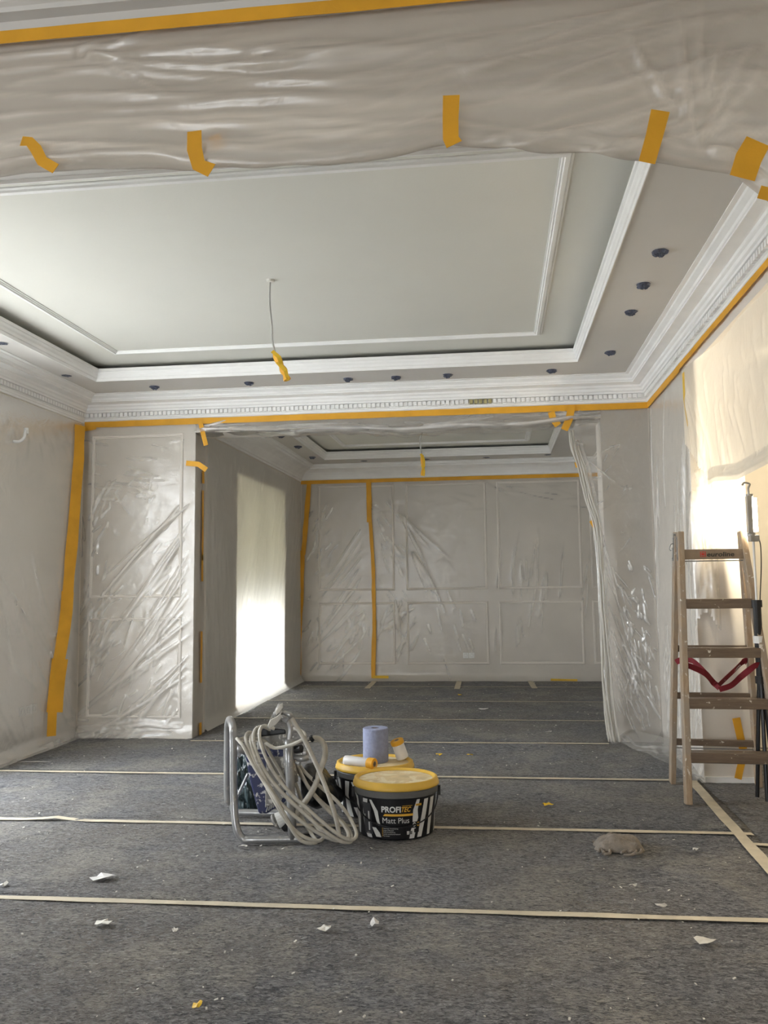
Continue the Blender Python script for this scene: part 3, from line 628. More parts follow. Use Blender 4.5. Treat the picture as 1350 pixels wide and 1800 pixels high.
# 8 right wall film, from corner to the jamb then around it
LR = YF-.02-YJ
def P_rw(s, t):
    over = np.clip(s-LR, 0, 1); yy = YF-.02-np.minimum(s, LR); f = np.clip((.10-t)/.10, 0, 1)**2*.06
    c = np.clip(over/.02, 0, 1); pt = np.stack([XR-.008+over-f*(1-c), yy-.008*c, t+.010], -1); nr = np.stack([-(1-c), -c, 0*s], -1); return pt, nr
fo = scatter(R_, .0, 1.1, .0, 1.5, 84, 8, 26, .3, .9, .014, .026, .012)+[(LR-.03, 2.0, LR-.30, .5, .02, .02), (LR-.03, 1.95, LR-.06, .4, .016, .02), (LR-.04, 1.98, LR-.18, 1.0, .016, .018)]
fo += scatter(R_, LR, LR+.14, .85, 1.8, -88, 7, 40, .1, .5, .008, .018, .014)+scatter(R_, .1, 1.1, .0, .6, 70, 30, 40, .1, .3, .008, .014, .01)
film('film hanging in vertical folds over the right wall, ending round the wall end', 'film', P_rw, LR+.13, 2.31, .011, fo, damp=[(0, 2.31, LR, 2.31, .1)], seed=8,
     outline=lambda s, t: (s < LR+.01) | (t > .86+.05*np.sin(s*40)))
# loose skirt of film at the foot of the right wall
sk = [atz(1150, 1330), atz(1185, 1352), atz(1215, 1372), atz(1240, 1373)]
def P_sk(s, t):
    a = atz(1085, 1306); b = atz(1238, 1376); x = a.x+(b.x-a.x)*s; y_ = a.y+(b.y-a.y)*s; z = .014+t*.09*(1-.5*s)+.004*np.sin(s*20); k_ = (1-t)
    pt = np.stack([x+.16*t*(s)+.10*t*np.sin(s*3), y_+.20*t*(1-s)-.03*np.sin(s*9)*k_, z], -1); return pt, np.broadcast_to(np.array([-.3, -.6, .6]), pt.shape)
film('loose skirt of film lying on the felt at the foot of the right wall', 'film', P_sk, 1.0, 1.0, .03, scatter(R_, 0, 1, 0, .3, 80, 40, 14, .2, .6, .03, .05, .006), seed=18, amp=.6)
# 9 backlit curtain in the right-hand opening
LC = YJ+.02-2.15
cq = [atx(a_, b_, XR-.02) for a_, b_ in ((1420, 770), (1350, 812), (1300, 838), (1258, 842), (1215, 868))]
cz = lambda yv: np.interp(yv, [p.y for p in cq], [p.z for p in cq])
ctq = [atx(a_, b_, XR-.02) for a_, b_ in ((1440, 405), (1350, 507), (1298, 557), (1268, 598), (1220, 634), (1205, 645))]
def P_cu(s, t):
    yy = YJ+.02-s; zb = cz(yy); zt = np.interp(yy, [p.y for p in ctq], [p.z for p in ctq]); z = zb+(zt-zb)*t/.75
    pt = np.stack([XR-.016-.01*np.sin(s*3), yy, z], -1) if False else np.stack([np.full_like(s, XR-.016), yy, z], -1)
    return pt, np.broadcast_to(np.array([-1., 0, 0]), pt.shape)
fo = scatter(R_, .2, 2.4, .05, .6, -70, 10, 44, .15, .5, .014, .03, .010)+scatter(R_, .1, 2.4, .60, .74, -80, 14, 24, .1, .3, .01, .02, .008)+fan(R_, (.42, .06), 150, 60, 22, .05, .25, .005, .012, .012)+fan(R_, (.05, .7), -60, 18, 10, .3, .6, .01, .02, .01)
film('backlit warm film curtain across the top of the right-hand opening', 'film_curtain', P_cu, LC, .75, .012, fo, seed=9, outline=lambda s, t: t > np.interp(s, [0, .40, .46, 3], [.30, .06, .0, .0])*1.0)
def P_hem(s, t):
    yy = 4.22-s; zb = cz(yy)-.012; pt = np.stack([np.full_like(s, XR-.026), yy, zb+t], -1); return pt, np.broadcast_to(np.array([-1., 0, 0]), pt.shape)
film('folded hem strip along the bottom of the warm backlit curtain', 'film_curtain', P_hem, 1.9, .075, .008, scatter(R_, 0, 1.8, 0, .07, 80, 20, 40, .03, .08, .006, .012, .006)+scatter(R_, 0, 1.8, .03, .05, 0, 4, 10, .3, .6, .004, .006, .006), seed=19)
# 10 overhead film on the near header
EN = [(-60, 318), (0, 312), (100, 303), (150, 303), (215, 300), (345, 304), (380, 301), (500, 297), (640, 288), (790, 256), (880, 266), (1000, 273), (1120, 286), (1225, 299), (1290, 314), (1350, 358), (1420, 420)]
nx_ = [aty(a, b, YN0-.03).x for a, b in EN]; nz_ = [aty(a, b, YN0-.03).z for a, b in EN]
NW = nx_[-1]-(nx_[0]-.3); NX0 = nx_[0]-.3
def P_near(s, t):    # t: 0..0.07 tucked back edge, then up
    x = NX0+s; zb = np.interp(x, nx_, nz_); zb = zb+.002*np.sin(x*40); back = np.clip((.05-t)/.05, 0, 1); u = np.clip((t-.03)/.40, 0, 1)
    z = zb+u*(2.395-zb)+back*back*.045; y_ = YN0-.012-.022*np.exp(-(u/.25)**2)+back*.035
    pt = np.stack([x, y_, z], -1); nr = np.broadcast_to(np.array([0, -1., 0]), pt.shape); return pt, nr
fo = []
for i in range(46):
    t0 = R_.uniform(.04, .40); s0 = R_.uniform(-.1, 1.0); an = math.radians(R_.uniform(-7, 5)); l = R_.uniform(.3, .9)
    fo.append((s0, t0, s0+math.cos(an)*l, t0+math.sin(an)*l, R_.uniform(.012, .026), R_.uniform(.004, .010)))
for i in range(26):
    s0, t0 = NW-.05+R_.uniform(-.1, .1), R_.uniform(.16, .42); an = math.radians(R_.uniform(188, 204)); l = R_.uniform(.5, 1.1)
    fo.append((s0, t0, s0+math.cos(an)*l, t0+math.sin(an)*l, R_.uniform(.012, .024), R_.uniform(.004, .011)))
fo += scatter(R_, 0, NW, .03, .08, 0, 5, 24, .15, .5, .008, .012, .006)+fan(R_, (NW-.22, .07), 60, 70, 22, .05, .25, .005, .010, .009)+fan(R_, (.55, .38), 0, 30, 10, .05, .2, .006, .01, .008)
film('cloudy film stretched over the beam across the top of the view', 'film_near', P_near, NW, .43, .0075, fo, seed=10, noise_amp=.004, amp=1.35)
yn = YN0-.052
def ntape(seq, w_, label, mat='orange', back=None):
    pts = [aty(a, b, yn-.002*i) for i, (a, b) in enumerate(seq)]
    tape(pts, w_, (0, -1, .1), label, mat, group='orange tapes holding the lower edge of the overhead film', thick=.0012, jag=.0015)
ntape([(38, 248), (52, 249), (64, 262), (74, 284), (98, 297)], .026, 'curled orange tape, leftmost on the overhead film', 'orange')
ntape([(341, 231), (342, 262), (350, 290), (372, 300)], .032, 'orange tape with bent foot, second from left on the overhead film')
ntape([(793, 168), (792, 210), (793, 243), (799, 254)], .035, 'straight vertical orange tape near the middle of the overhead film')
ntape([(1161, 195), (1150, 240), (1137, 286)], .036, 'slanted orange tape over the end of the white coffer moulding')
ntape([(1333, 249), (1316, 278), (1304, 313)], .052, 'wide crumpled orange tape at the right of the overhead film')
ntape([(1352, 330), (1345, 352)], .035, 'orange tape at the right edge of the view, lowest of the overhead ones')
tape([aty(377, 238, YN0-.006), aty(386, 262, YN0-.006)], .028, NY, 'faint orange tape seen blurred behind the overhead film')

# ------------------------------------------------------------------ ceiling fittings
def crumple(mb, c, r, h, seed, n=16, m=6, sx_=1, sy_=1, amp=.35):
    rr = np.random.default_rng(seed); vs_ = [(c[0], c[1], c[2]+h)]
    for i in range(1, m+1):
        a = i/m*PI/2
        for k in range(n):
            q = r*math.sin(a)*(1+amp*(rr.random()-.5)*(1 if i < m else .1)); z = h*math.cos(a)*(1+amp*1.4*(rr.random()-.5))
            vs_.append((c[0]+q*math.cos(2*PI*k/n)*sx_, c[1]+q*math.sin(2*PI*k/n)*sy_, c[2]+z))
    fs = [(0, 1+k, 1+(k+1) % n) for k in range(n)]
    for i in range(m-1):
        for k in range(n): a = 1+i*n; fs.append((a+k, a+n+k, a+n+(k+1) % n, a+(k+1) % n))
    return mb.add(vs_, fs)
SPOT = [((1160, 441), ZS, 'nearest of the four along the right side, large'), ((1131, 499), ZS, 'second of the four along the right side'), ((1109, 547), ZS, 'third of the four along the right side'),
        ((1073, 618), ZS, 'fourth along the right side, near the inner corner'), ((970, 650), ZS, 'rightmost above the wide opening'), ((787, 658), ZS, 'second from the right above the wide opening'),
        ((696, 662), ZS, 'third from the right above the wide opening'), ((612, 665), ZS, 'above the wide opening, first right of the hanging cable'), ((438, 672), ZS, 'above the wide opening just left of the hanging cable'),
        ((272, 679), ZS, 'leftmost above the wide opening, over the panelled pillar'), ((117, 660), ZS, 'along the left side near the corner, seen flat'), ((3, 603), ZS, 'at the left edge of the view'),
        ((494, 765), ZS2, 'far room left side, nearest'), ((524, 784), ZS2, 'far room left side, second'), ((549, 803), ZS2, 'far room left side, third near the corner'),
        ((640, 810), ZS2, 'far room back row, left of the hanging cable'), ((749, 807), ZS2, 'far room back row, just right of the hanging cable'), ((855, 804), ZS2, 'far room back row, centre right'), ((963, 799), ZS2, 'far room back row, rightmost')]
for i, ((px, py), z, l) in enumerate(SPOT):
    p = atz(px, py, z); t = thing('ceiling_spotlight_hole', 'spotlight hole stuffed with blue film, '+l, 'spotlight hole', p, 'film-stuffed spotlight holes in the ceilings')
    rr = .036 if z == ZS else .04
    MB().lathe([(rr+.004, .001), (rr+.004, -.002), (rr-.002, -.0025), (rr-.002, .001)], n=24).build('hole_rim', 'soffit', t)
    dp = -.022 if i not in (10, 11, 15, 16, 17, 18) else -.006
    c = MB(); crumple(c, (0, 0, -.001), rr-.002, dp, i, 16, 5, amp=.5); c.build('film_plug', 'plug', t)
def pendant(px, py, z, pts, lab, tapepts, rope=.0045):
    top = atz(px, py, z); t = thing('hanging_ceiling_cable', lab, 'cable', top)
    P = [top]+[aty(a, b, top.y) for a, b in pts]
    MB().tube(cr(P, 6), rope, 8).build('cable', 'cable', t, smooth=True)
    MB().lathe([(.02, 0), (.018, -.012), (.004, -.014)], top, 16).build('ceiling_outlet', 'ceiling', t)
    Q = [aty(a, b, top.y-.006) for a, b in tapepts]
    MB().tube(cr(Q, 5), [.012+.008*abs(math.sin(i*.55)) for i in range(len(cr(Q, 5)))], 7).build('tape_wrap', 'orange', t)
    for k, (a, b) in enumerate(((Q[0], Q[1]), (Q[1], Q[-1]))): ribbon([a+Vector((-.012, -.012, .01)), (a+b)/2+Vector((.012, -.02, 0)), b+Vector((.006, -.014, -.006))], .02, (.3, -1, 0), 'tape_flag', 'yellowtape', .001, .003, 1, t)
    rebase(t)
pendant(475, 492, ZTR, [(474, 530), (478, 575), (479, 600), (485, 625)], 'white cable hanging from the middle of the near tray ceiling, taped orange at its end', [(483, 622), (493, 640), (500, 655), (505, 668)])
pendant(741, 735, ZS2+.10, [(743, 757), (738, 775), (742, 800)], 'white cable hanging from the tray ceiling of the far room', [(742, 800), (744, 820), (743, 836)], .006)

# wall lamp cable and sockets under the left film
t = thing('wall_lamp_cable', 'short white cable end sticking out of the left wall under the film', 'cable', atx(22, 775, XL))
MB().tube(cr([atx(24, 776, XL+.01), atx(34, 776, XL+.05), atx(42, 770, XL+.07), atx(44, 762, XL+.07), atx(46, 756, XL+.06)], 6), .010, 8).build('cable', 'white', t, smooth=True)
MB().lathe([(.0, .02), (.014, .018), (.016, -.02), (.0, -.022)], atx(46, 757, XL+.06), 12).build('terminal_block', 'white', t); rebase(t)
def sockets(c, nrm, du, n, lab, s=.04):
    c = Vector(c); t = thing('wall_socket', lab, 'socket', c); nrm, du = Vector(nrm), Vector(du)
    for k in range(n):
        q = c+du*(k-(n-1)/2)*s*1.95
        mb = MB(); mb.beam(q, q+nrm*.008, du*s*.9, Vector((0, 0, s*.9))); pl = mb.build('socket_plate', 'white', t, bevel=.002)
        rot = nrm.to_track_quat('Z', 'Y').to_matrix(); MB().lathe([(s*.55, .008), (s*.52, .0095), (s*.5, .003), (0.0001, .003)], q, 20, rot=rot).build('socket_well', 'printg', pl)
    rebase(t)
    for ch in t.children:
        for g in ch.children: g.location = (0, 0, 0)
sockets(atx(48, 1248, XL), (1, 0, 0), (0, 1, 0), 3, 'row of white wall sockets low on the left wall, under film', .034)
sockets(aty(824, 1152, Y2), (0, -1, 0), (1, 0, 0), 2, 'pair of white wall sockets low on the panelled far wall', .034)

# ------------------------------------------------------------------ paint buckets
def text_mesh(body, size, shear=0, bold=0):
    cu = bpy.data.curves.new('lettering', 'FONT'); cu.body = body; cu.size = size; cu.shear = shear; cu.offset = bold; cu.resolution_u = 3
    o = bpy.data.objects.new('lettering', cu); COL.objects.link(o); dg = bpy.context.evaluated_depsgraph_get()
    me = bpy.data.meshes.new_from_object(o.evaluated_get(dg)); bm_ = bmesh.new(); bm_.from_mesh(me); bmesh.ops.triangulate(bm_, faces=bm_.faces[:]); bm_.to_mesh(me); bm_.free(); bpy.data.objects.remove(o); V = [tuple(v.co) for v in me.vertices]; Fs = [tuple(p.vertices) for p in me.polygons]
    xs = [v[0] for v in V]; ys = [v[1] for v in V]; return V, Fs, (min(xs), max(xs), min(ys), max(ys))
RB, RTp, HB = .166, .180, .205
def bucket(cx, cy, face, lab, full=True):
    t = thing('paint_bucket', lab, 'bucket', (cx, cy, .010)); ry = .86
    rad = lambda z: RB+(RTp-RB)*z/HB
    MB().lathe([(.001, .004), (RB-.01, .004), (RB-.006, 0), (RB, .006), (rad(.18), .18), (.001, .18)], n=64, ry=ry).build('bucket_body', 'bucket', t, smooth=False)
    MB().lathe([(rad(.17), .174), (RTp+.006, .177), (RTp+.008, .200), (RTp+.004, .206), (RTp-.01, .206)], n=64, ry=ry).build('grey_band', 'bucketrim', t)
    lid = MB().lathe([(RTp-.012, .207), (RTp+.010, .206), (RTp+.013, .209), (RTp+.011, .221), (RTp+.008, .223), (RTp+.006, .236), (RTp-.001, .240), (RTp-.007, .238), (RTp-.016, .2295)], n=64, ry=ry).build('lid', 'lid', t, smooth=True)
    MB().lathe([(RTp-.015, .2285), (RTp-.03, .2275), (.08, .229), (.0005, .229)], n=64, ry=ry).build('lid_top', 'lidtop', lid)
    # wrap point: u arc length from the facing direction (+ = to the right), v height
    def wp(u, v, e=.0008):
        r = rad(v)+e; a = face+u/(.5*(RB+RTp)); return (r*math.cos(a), r*ry*math.sin(a), v)
    def patch(poly, mat, name='print', e=.0008, parent=t):
        # polygon between y-levels: poly = list of (u_left,u_right,v) rows
        vs_, fs = [], []; n = 8; rows = []
        for (a, b) in zip(poly[:-1], poly[1:]):
            for j in range(4): rows.append(tuple(a[i]+(b[i]-a[i])*j/4 for i in range(3)))
        rows.append(poly[-1])
        for (ul, ur, v) in rows:
            for k in range(n+1): vs_.append(wp(ul+(ur-ul)*k/n, v, e))
        for i in range(len(rows)-1):
            for k in range(n): a = i*(n+1)+k; fs.append((a, a+1, a+n+2, a+n+1))
        return MB().add(vs_, fs).build(name, mat, parent)
    def txt(body, u, v, size, mat, shear=0, bold=0, width=None, e=.0026):
        V, Fs, bb = text_mesh(body, size, shear, bold); sc = (width/(bb[1]-bb[0])) if width else 1
        return MB().add([wp(u+(x-bb[0])*sc, v+y_, e) for x, y_, z in V], Fs).build('lettering', mat, t)
    # zebra-like pale stripes
    for rows in ([(-.130, -.118, .165), (-.108, -.088, .12), (-.096, -.082, .078), (-.086, -.076, .06)], [(-.170, -.140, .166), (-.176, -.150, .10), (-.165, -.130, .03), (-.150, -.122, .005)],
                 [(-.100, -.075, .012), (-.110, -.082, .03), (-.120, -.10, .05)], [(.085, .100, .168), (.068, .090, .125), (.066, .094, .09), (.066, .088, .075)],
                 [(.052, .075, .006), (.058, .083, .04), (.062, .082, .05)], [(.125, .150, .165), (.112, .138, .10), (.098, .122, .04), (.090, .114, .008)], [(.168, .20, .165), (.158, .185, .10), (.150, .17, .01)],
                 [(.24, .27, .165), (.22, .26, .01)], [(-.25, -.22, .165), (-.24, -.20, .08), (-.23, -.21, .01)], [(-.33, -.30, .165), (-.31, -.27, .08), (-.30, -.28, .01)]):
        patch(rows, 'printw', 'pale_stripe')
    if full:
        patch([(-.175, -.125, .15), (-.165, -.118, .02)], 'printg', 'side_label', .0012)
        for z in (.115, .07): patch([(-.14, -.132, z), (-.14, -.132, z-.035)], 'printw', 'print_bar', .0018)
        patch([(-.165, -.158, .10), (-.165, -.158, .085)], 'printw', 'print_bar', .0018)
        txt('PROFI', -.070, .119, .034, 'printw', bold=.0011, width=.083); txt('TEC', .016, .1205, .029, 'printy', .35, .0007, width=.042)
        patch([(.020, .064, .1465), (.019, .063, .1445)], 'printy', 'logo_bar', .0014)
        patch([(-.056, .068, .1115), (-.064, .067, .102)], 'printy', 'logo_bar', .0014)
        txt('Matt Plus', -.066, .073, .033, 'printw', width=.116)
        for i, s_ in enumerate(('Optimale Verarbeitung', 'Lange Offenzeit', 'Hohe Deckleistung', 'Leicht strukturerhaltend', 'Für innen')):
            txt(s_, -.064, .048-i*.0078, .0074, 'printw', width=.0031*len(s_)); patch([(-.0695, -.067, .048-i*.0078+.005), (-.0695, -.067, .048-i*.0078)], 'printy', 'bullet_mark', .0014)
        patch([(.078, .108, .150), (.080, .108, .141)], 'printy', 'print_flag', .0016); txt('PLUS', .086, .143, .0075, 'bucket', e=.0022)
        for (u, v, m_) in ((.074, .064, 'printw'), (.094, .064, 'printy')):
            MB().add([wp(u, v, .002)]+[wp(u+.0075*math.cos(a*PI/8), v+.0095*math.sin(a*PI/8), .002) for a in range(16)], [(0, 1+a, 1+(a+1) % 16) for a in range(16)]).build('round_seal', m_, t)
            MB().add([wp(u, v, .0026)]+[wp(u+.004*math.cos(a*PI/8), v+.005*math.sin(a*PI/8), .0026) for a in range(16)], [(0, 1+a, 1+(a+1) % 16) for a in range(16)]).build('seal_mark', 'printg', t)
        for u in (.040, .054): patch([(u, u+.011, .038), (u, u+.011, .024)], 'printw' if u < .05 else 'bucketrim', 'print_box', .0016)
        for u in (.074, .088): patch([(u, u+.010, .046), (u, u+.010, .030)], 'bucket', 'print_box', .0016)
        txt('A', .042, .027, .010, 'printg', e=.0022); txt('12,5 L', -.150, .022, .008, 'printw', e=.0022)
    # wire handle with hinge lugs
    for s_ in (-1, 1):
        a = face+s_*1.72 if s_ > 0 else face-1.72
    ha = face
    L_, R2 = [(RTp+.014)*math.cos(ha+s_*PI/2) for s_ in (-1, 1)], 0
    pa = Vector(((RTp+.012)*math.cos(ha-1.5), (RTp+.012)*ry*math.sin(ha-1.5), .185)); pb = Vector(((RTp+.012)*math.cos(ha+1.5), (RTp+.012)*ry*math.sin(ha+1.5), .185))
    pts = []
    for k in range(25):
        u = k/24; a = ha-1.5+3.0*u; drop = .128*math.sin(PI*u)**.6; r = rad(max(.01, .185-drop))+.010
        pts.append((r*math.cos(a), r*ry*math.sin(a), .185-drop))
    MB().tube(pts, .0028, 6).build('wire_handle', 'bucket', t, smooth=True)
    for q in (pa, pb): MB().box(q.x-.007, q.x+.007, q.y-.006, q.y+.006, q.z-.03, q.z+.012).build('handle_lug', 'blackp', t, bevel=.002)
    return t
fb = atz(697, 1482); d_ = Vector((fb.x, fb.y, 0)).normalized(); fc = fb+d_*(RB*.86)
bucket(fc.x, fc.y, math.atan2(-d_.y, -d_.x)+.02, 'black paint bucket with white lettering and clean yellow lid, in front')
# find back bucket centre so that its lid covers pixels x 595..723
bt = atz(659, 1343, .24); bc = Vector((bt.x*(fc.y+.305)/bt.y, fc.y+.305, 0))
bucket(bc.x, bc.y, math.atan2(-d_.y, -d_.x)+.06, 'black striped bucket behind, with a paper roll standing on its yellow lid', full=False)
ZL = .2395
pr_ = aty(660, 1337, bc.y+.01); pc = Vector((pr_.x, bc.y+.02, ZL+.0005))
t = thing('paper_towel_roll', 'upright blue-grey crepe paper roll standing on the back bucket lid', 'paper roll', pc)
hr = aty(660, 1279, pc.y).z-pc.z; rr = .062
MB().lathe([(.021, 0), (rr-.003, 0), (rr, .003), (rr, hr-.003), (rr-.003, hr), (.021, hr), (.021, 0)], n=48).build('paper', 'paper', t, smooth=False)
MB().lathe([(.0205, .003), (.0205, hr-.004), (.018, hr-.004), (.018, .003), (.0205, .003)], n=32).build('core', 'core', t)
def filmroll(a, b, r, lab):
    a, b = Vector(a), Vector(b); ax = (b-a); L = ax.length; rot = ax.to_track_quat('Z', 'Y').to_matrix()
    t = thing('masking_film_roll', lab, 'film roll', a); c = Vector((0, 0, 0))
    MB().lathe([(.010, 0), (r, .001), (r+.0015, .01), (r, L*.80), (r-.001, L*.82), (.010, L*.82)], c, 28, rot=rot).build('white_film', 'rollfilm', t, smooth=True)
    MB().lathe([(.012, L*.79), (r+.003, L*.79), (r+.004, L*.81), (r+.004, L-.002), (r+.002, L), (.013, L), (.013, L*.79)], c, 28, rot=rot).build('tape_band', 'orange', t, smooth=False)
    MB().lathe([(.0128, L*.70), (.0128, L+.001), (.010, L+.001), (.010, L*.70)], c, 20, rot=rot).build('core', 'core', t); return t
ra = atz(607, 1337, ZL+.022); rb = atz(659, 1343, ZL+.022)
filmroll(Vector((ra.x, ra.y, ZL+.024)), Vector((rb.x, rb.y-.01, ZL+.024)), .0225, 'white masking film roll with orange end lying flat on the back bucket lid')
la = atz(708, 1334, ZL+.006); la.z = ZL+.010
lb = aty(697, 1301, la.y-.015)
filmroll(la, lb, .029, 'tilted white masking film roll with orange end up, right of the paper roll')

# ------------------------------------------------------------------ airless sprayer
sp0 = atz(480, 1480)
sp = thing('airless_paint_sprayer', 'paint-spattered airless sprayer on a steel tube frame with coiled whitish hose', 'paint sprayer', (sp0.x, sp0.y, 0))
YA, YB = 3.46, 3.86      # near and far side of the frame
q = lambda a, b, y_: aty(a, b, y_)
rt_ = .0165
def zfix(p, z): p = p.copy(); p.z = z; return p
na = zfix(q(424, 1500, YA), .029); nb = zfix(q(548, 1490, YA+.03), .029)
fa = zfix(q(410, 1462, YB), .029); fb2 = zfix(q(500, 1452, YB), .029)
hoop = cr([nb, na+Vector((.06, 0, 0)), na+Vector((.008, 0, .004)), na+Vector((-.022, 0, .05)), q(411, 1400, YA+.02), q(410, 1300, YA+.03), q(409, 1280, YA+.04), q(405, 1266, (YA+YB)/2-.06), q(402, 1268, YB-.12), q(400, 1290, YB-.04), q(400, 1400, YB-.01), fa+Vector((-.012, 0, .05)), fa+Vector((.008, 0, .004)), fa+Vector((.06, 0, 0)), fb2], 7)
MB().tube(hoop, rt_, 12).build('tube_frame', 'steel', sp, smooth=True)
MB().tube([nb+Vector((-.035, -.001, 0)), nb+Vector((.012, 0, 0))], .021, 12).build('rubber_foot', 'blackp', sp)
MB().tube([fb2+Vector((-.02, 0, 0)), fb2+Vector((.03, 0, 0))], .021, 12).build('rubber_foot', 'blackp', sp)
YM = 3.52
pb_ = zfix(q(514, 1488, YA+.02), .03)
MB().tube([pb_, q(512, 1420, YA+.02), q(509, 1340, YA+.03), q(508, 1300, YA+.03)], .0185, 14).build('post', 'steel', sp, smooth=True)
MB().tube(cr([q(508, 1305, YA+.04), q(511, 1285, YA+.05), q(508, 1270, YA+.05), q(500, 1262, YA+.05), q(493, 1260, YA+.05)], 6), .011, 10).build('hook_arm', 'steel', sp, smooth=True)
MB().tube([q(514, 1375, YA+.05), q(509, 1340, YA+.05), q(508, 1310, YA+.05)], .026, 14).build('pump_cylinder', 'greyplastic', sp, smooth=True)
# motor cover: faceted wedge shaped housing
def hous(pts, y0, y1, name, mat, bev=.008):
    n = len(pts); vs_ = [tuple(q(a, b, y0)) for a, b in pts]+[tuple(q(a, b, y1)) for a, b in pts]
    return MB().add(vs_, [tuple(range(n)), tuple(range(2*n-1, n-1, -1))]+[(i, (i+1) % n, (i+1) % n+n, i+n)[::-1] for i in range(n)]).build(name, mat, sp, bevel=bev)
hous([(430, 1320), (470, 1316), (503, 1318), (503, 1408), (470, 1430), (455, 1430), (440, 1375)], YM+.02, YM+.26, 'motor_cover', 'blue')
hous([(452, 1290), (470, 1281), (500, 1284), (506, 1300), (506, 1330), (452, 1330)], YM+.03, YM+.22, 'upper_housing', 'greyplastic', .012)
hous([(448, 1284), (470, 1279), (502, 1282), (503, 1290), (452, 1296)], YM+.02, YM+.23, 'housing_cap', 'blackp', .006)
for i in range(7):
    a = 468+i*4; MB().tube([q(a, 1427-i*2.5, YM+.012), q(a+3.5, 1417-i*2.5, YM+.012)], .0035, 6).build('cooling_fin', 'steel', sp)
hous([(466, 1420), (468, 1330), (500, 1330), (500, 1402)], YM+.006, YM+.02, 'side_grille', 'greyplastic', .004)
MB().tube([q(430, 1322, YM+.03), q(413, 1312, YM+.05)], .013, 10).build('cross_bar', 'steel', sp, smooth=True)
MB().tube([q(415, 1405, YM+.08), q(436, 1360, YM+.09)], .007, 8).build('brace_rod', 'steel', sp)
MB().tube([q(514, 1430, YM), q(487, 1443, YM-.02)], [.026, .034], 16).build('pump_foot', 'white', sp, smooth=False)
MB().tube([q(487, 1443, YM-.02), q(484, 1445, YM-.02)], .035, 16).build('pump_foot_ring', 'greyplastic', sp)
MB().tube([q(514, 1445, YA+.05), q(500, 1450, YA+.06)], .03, 12).build('pump_base', 'blackp', sp)
# valve, gauge and siphon hose
MB().tube([q(520, 1318, YM-.02), q(530, 1316, YM-.03)], .017, 12).build('pressure_knob', 'blackp', sp)
MB().tube([q(516, 1330, YM-.02), q(530, 1334, YM-.03), q(541, 1330, YM-.02)], [.010, .014, .016], 10).build('valve', 'steel', sp, smooth=True)
MB().tube([q(536, 1322, YM-.01), q(541, 1322, YM-.012)], .022, 18).build('gauge', 'steel', sp)
MB().tube([q(521, 1340, YM-.03), q(527, 1343, YM-.04)], .009, 8).build('fitting', 'steel', sp)
MB().tube([q(508, 1308, YM-.02), q(532, 1303, YM), q(547, 1298, YM+.02)], .009, 8).build('outlet_pipe', 'steel', sp)
MB().tube([q(546, 1300, YM+.02), q(551, 1296, YM+.02)], .015, 8).build('hose_nut', 'blackp', sp)
sh = cr([q(549, 1298, YM+.02), q(560, 1299, YM+.03), q(570, 1310, YM+.03), q(571, 1330, YM+.02), q(562, 1355, YM), q(555, 1378, YM-.02), q(543, 1400, YM-.04), q(528, 1420, YM-.04), q(520, 1432, YM-.03)], 7)
MB().tube(sh, .0125, 10).build('suction_hose', 'hose', sp, smooth=True)
MB().tube([q(557, 1367, YM-.0), q(555, 1373, YM-.01)], .017, 10).build('hose_clamp', 'blackp', sp)
# coil of high pressure hose: one long winding tube
def Lp(pts): return pts
loops = [
 [(482, 1281, .00), (463, 1276, -.03), (456, 1290, -.06), (462, 1318, -.08), (480, 1356, -.09), (510, 1394, -.10), (545, 1426, -.11), (580, 1456, -.11), (605, 1473, -.10), (622, 1475, -.08), (626, 1462, -.04), (613, 1435, .00), (592, 1408, .03), (560, 1380, .06), (530, 1350, .08), (505, 1310, .06)],
 [(470, 1280, .02), (452, 1280, -.01), (445, 1296, -.05), (452, 1326, -.08), (470, 1362, -.10), (500, 1398, -.12), (535, 1430, -.12), (572, 1462, -.12), (600, 1479, -.10), (618, 1478, -.06), (614, 1460, -.02), (590, 1432, .02), (556, 1400, .05), (528, 1362, .07), (504, 1322, .06), (484, 1292, .04)],
 [(455, 1284, .03), (443, 1292, -.01), (441, 1306, -.06), (450, 1334, -.09), (468, 1372, -.11), (490, 1408, -.13), (520, 1436, -.13), (556, 1462, -.12), (590, 1477, -.10), (612, 1472, -.06), (604, 1450, -.02), (576, 1424, .02), (545, 1388, .04), (524, 1350, .05), (500, 1312, .05), (475, 1296, .04)],
 [(450, 1290, .02), (436, 1288, -.01), (432, 1300, -.05), (440, 1322, -.08), (460, 1366, -.11), (482, 1400, -.14), (500, 1432, -.14), (515, 1456, -.12), (536, 1472, -.10), (560, 1478, -.08), (568, 1470, -.05), (556, 1452, -.02), (535, 1420, .02), (520, 1378, .04), (500, 1336, .04), (470, 1306, .03)],
 [(440, 1296, .0), (420, 1300, -.02), (417, 1299, -.05), (428, 1312, -.08), (446, 1346, -.10), (466, 1378, -.12), (488, 1418, -.14), (508, 1450, -.13), (530, 1478, -.11), (556, 1481, -.08), (545, 1462, -.03), (528, 1432, .01), (512, 1390, .02)],
 [(468, 1312, -.04), (484, 1315, -.06), (510, 1310, -.08), (532, 1300, -.08), (536, 1292, -.04), (528, 1284, .0), (516, 1281, .02)]]
P = []
for lp in loops: P += [q(a, b, YM+dy) for a, b, dy in lp]
for p in P: p.z = max(p.z, .030)
MB().tube(cr(P, 6), .0078, 8).build('high_pressure_hose', 'hose', sp, smooth=True)
g1 = [q(a, b, YM-.12+d) for a, b, d in ((498, 1252, 0), (508, 1256, 0), (520, 1275, 0), (535, 1300, 0), (552, 1335, .0), (568, 1372, 0), (582, 1410, 0), (592, 1445, .01), (596, 1470, .02))]
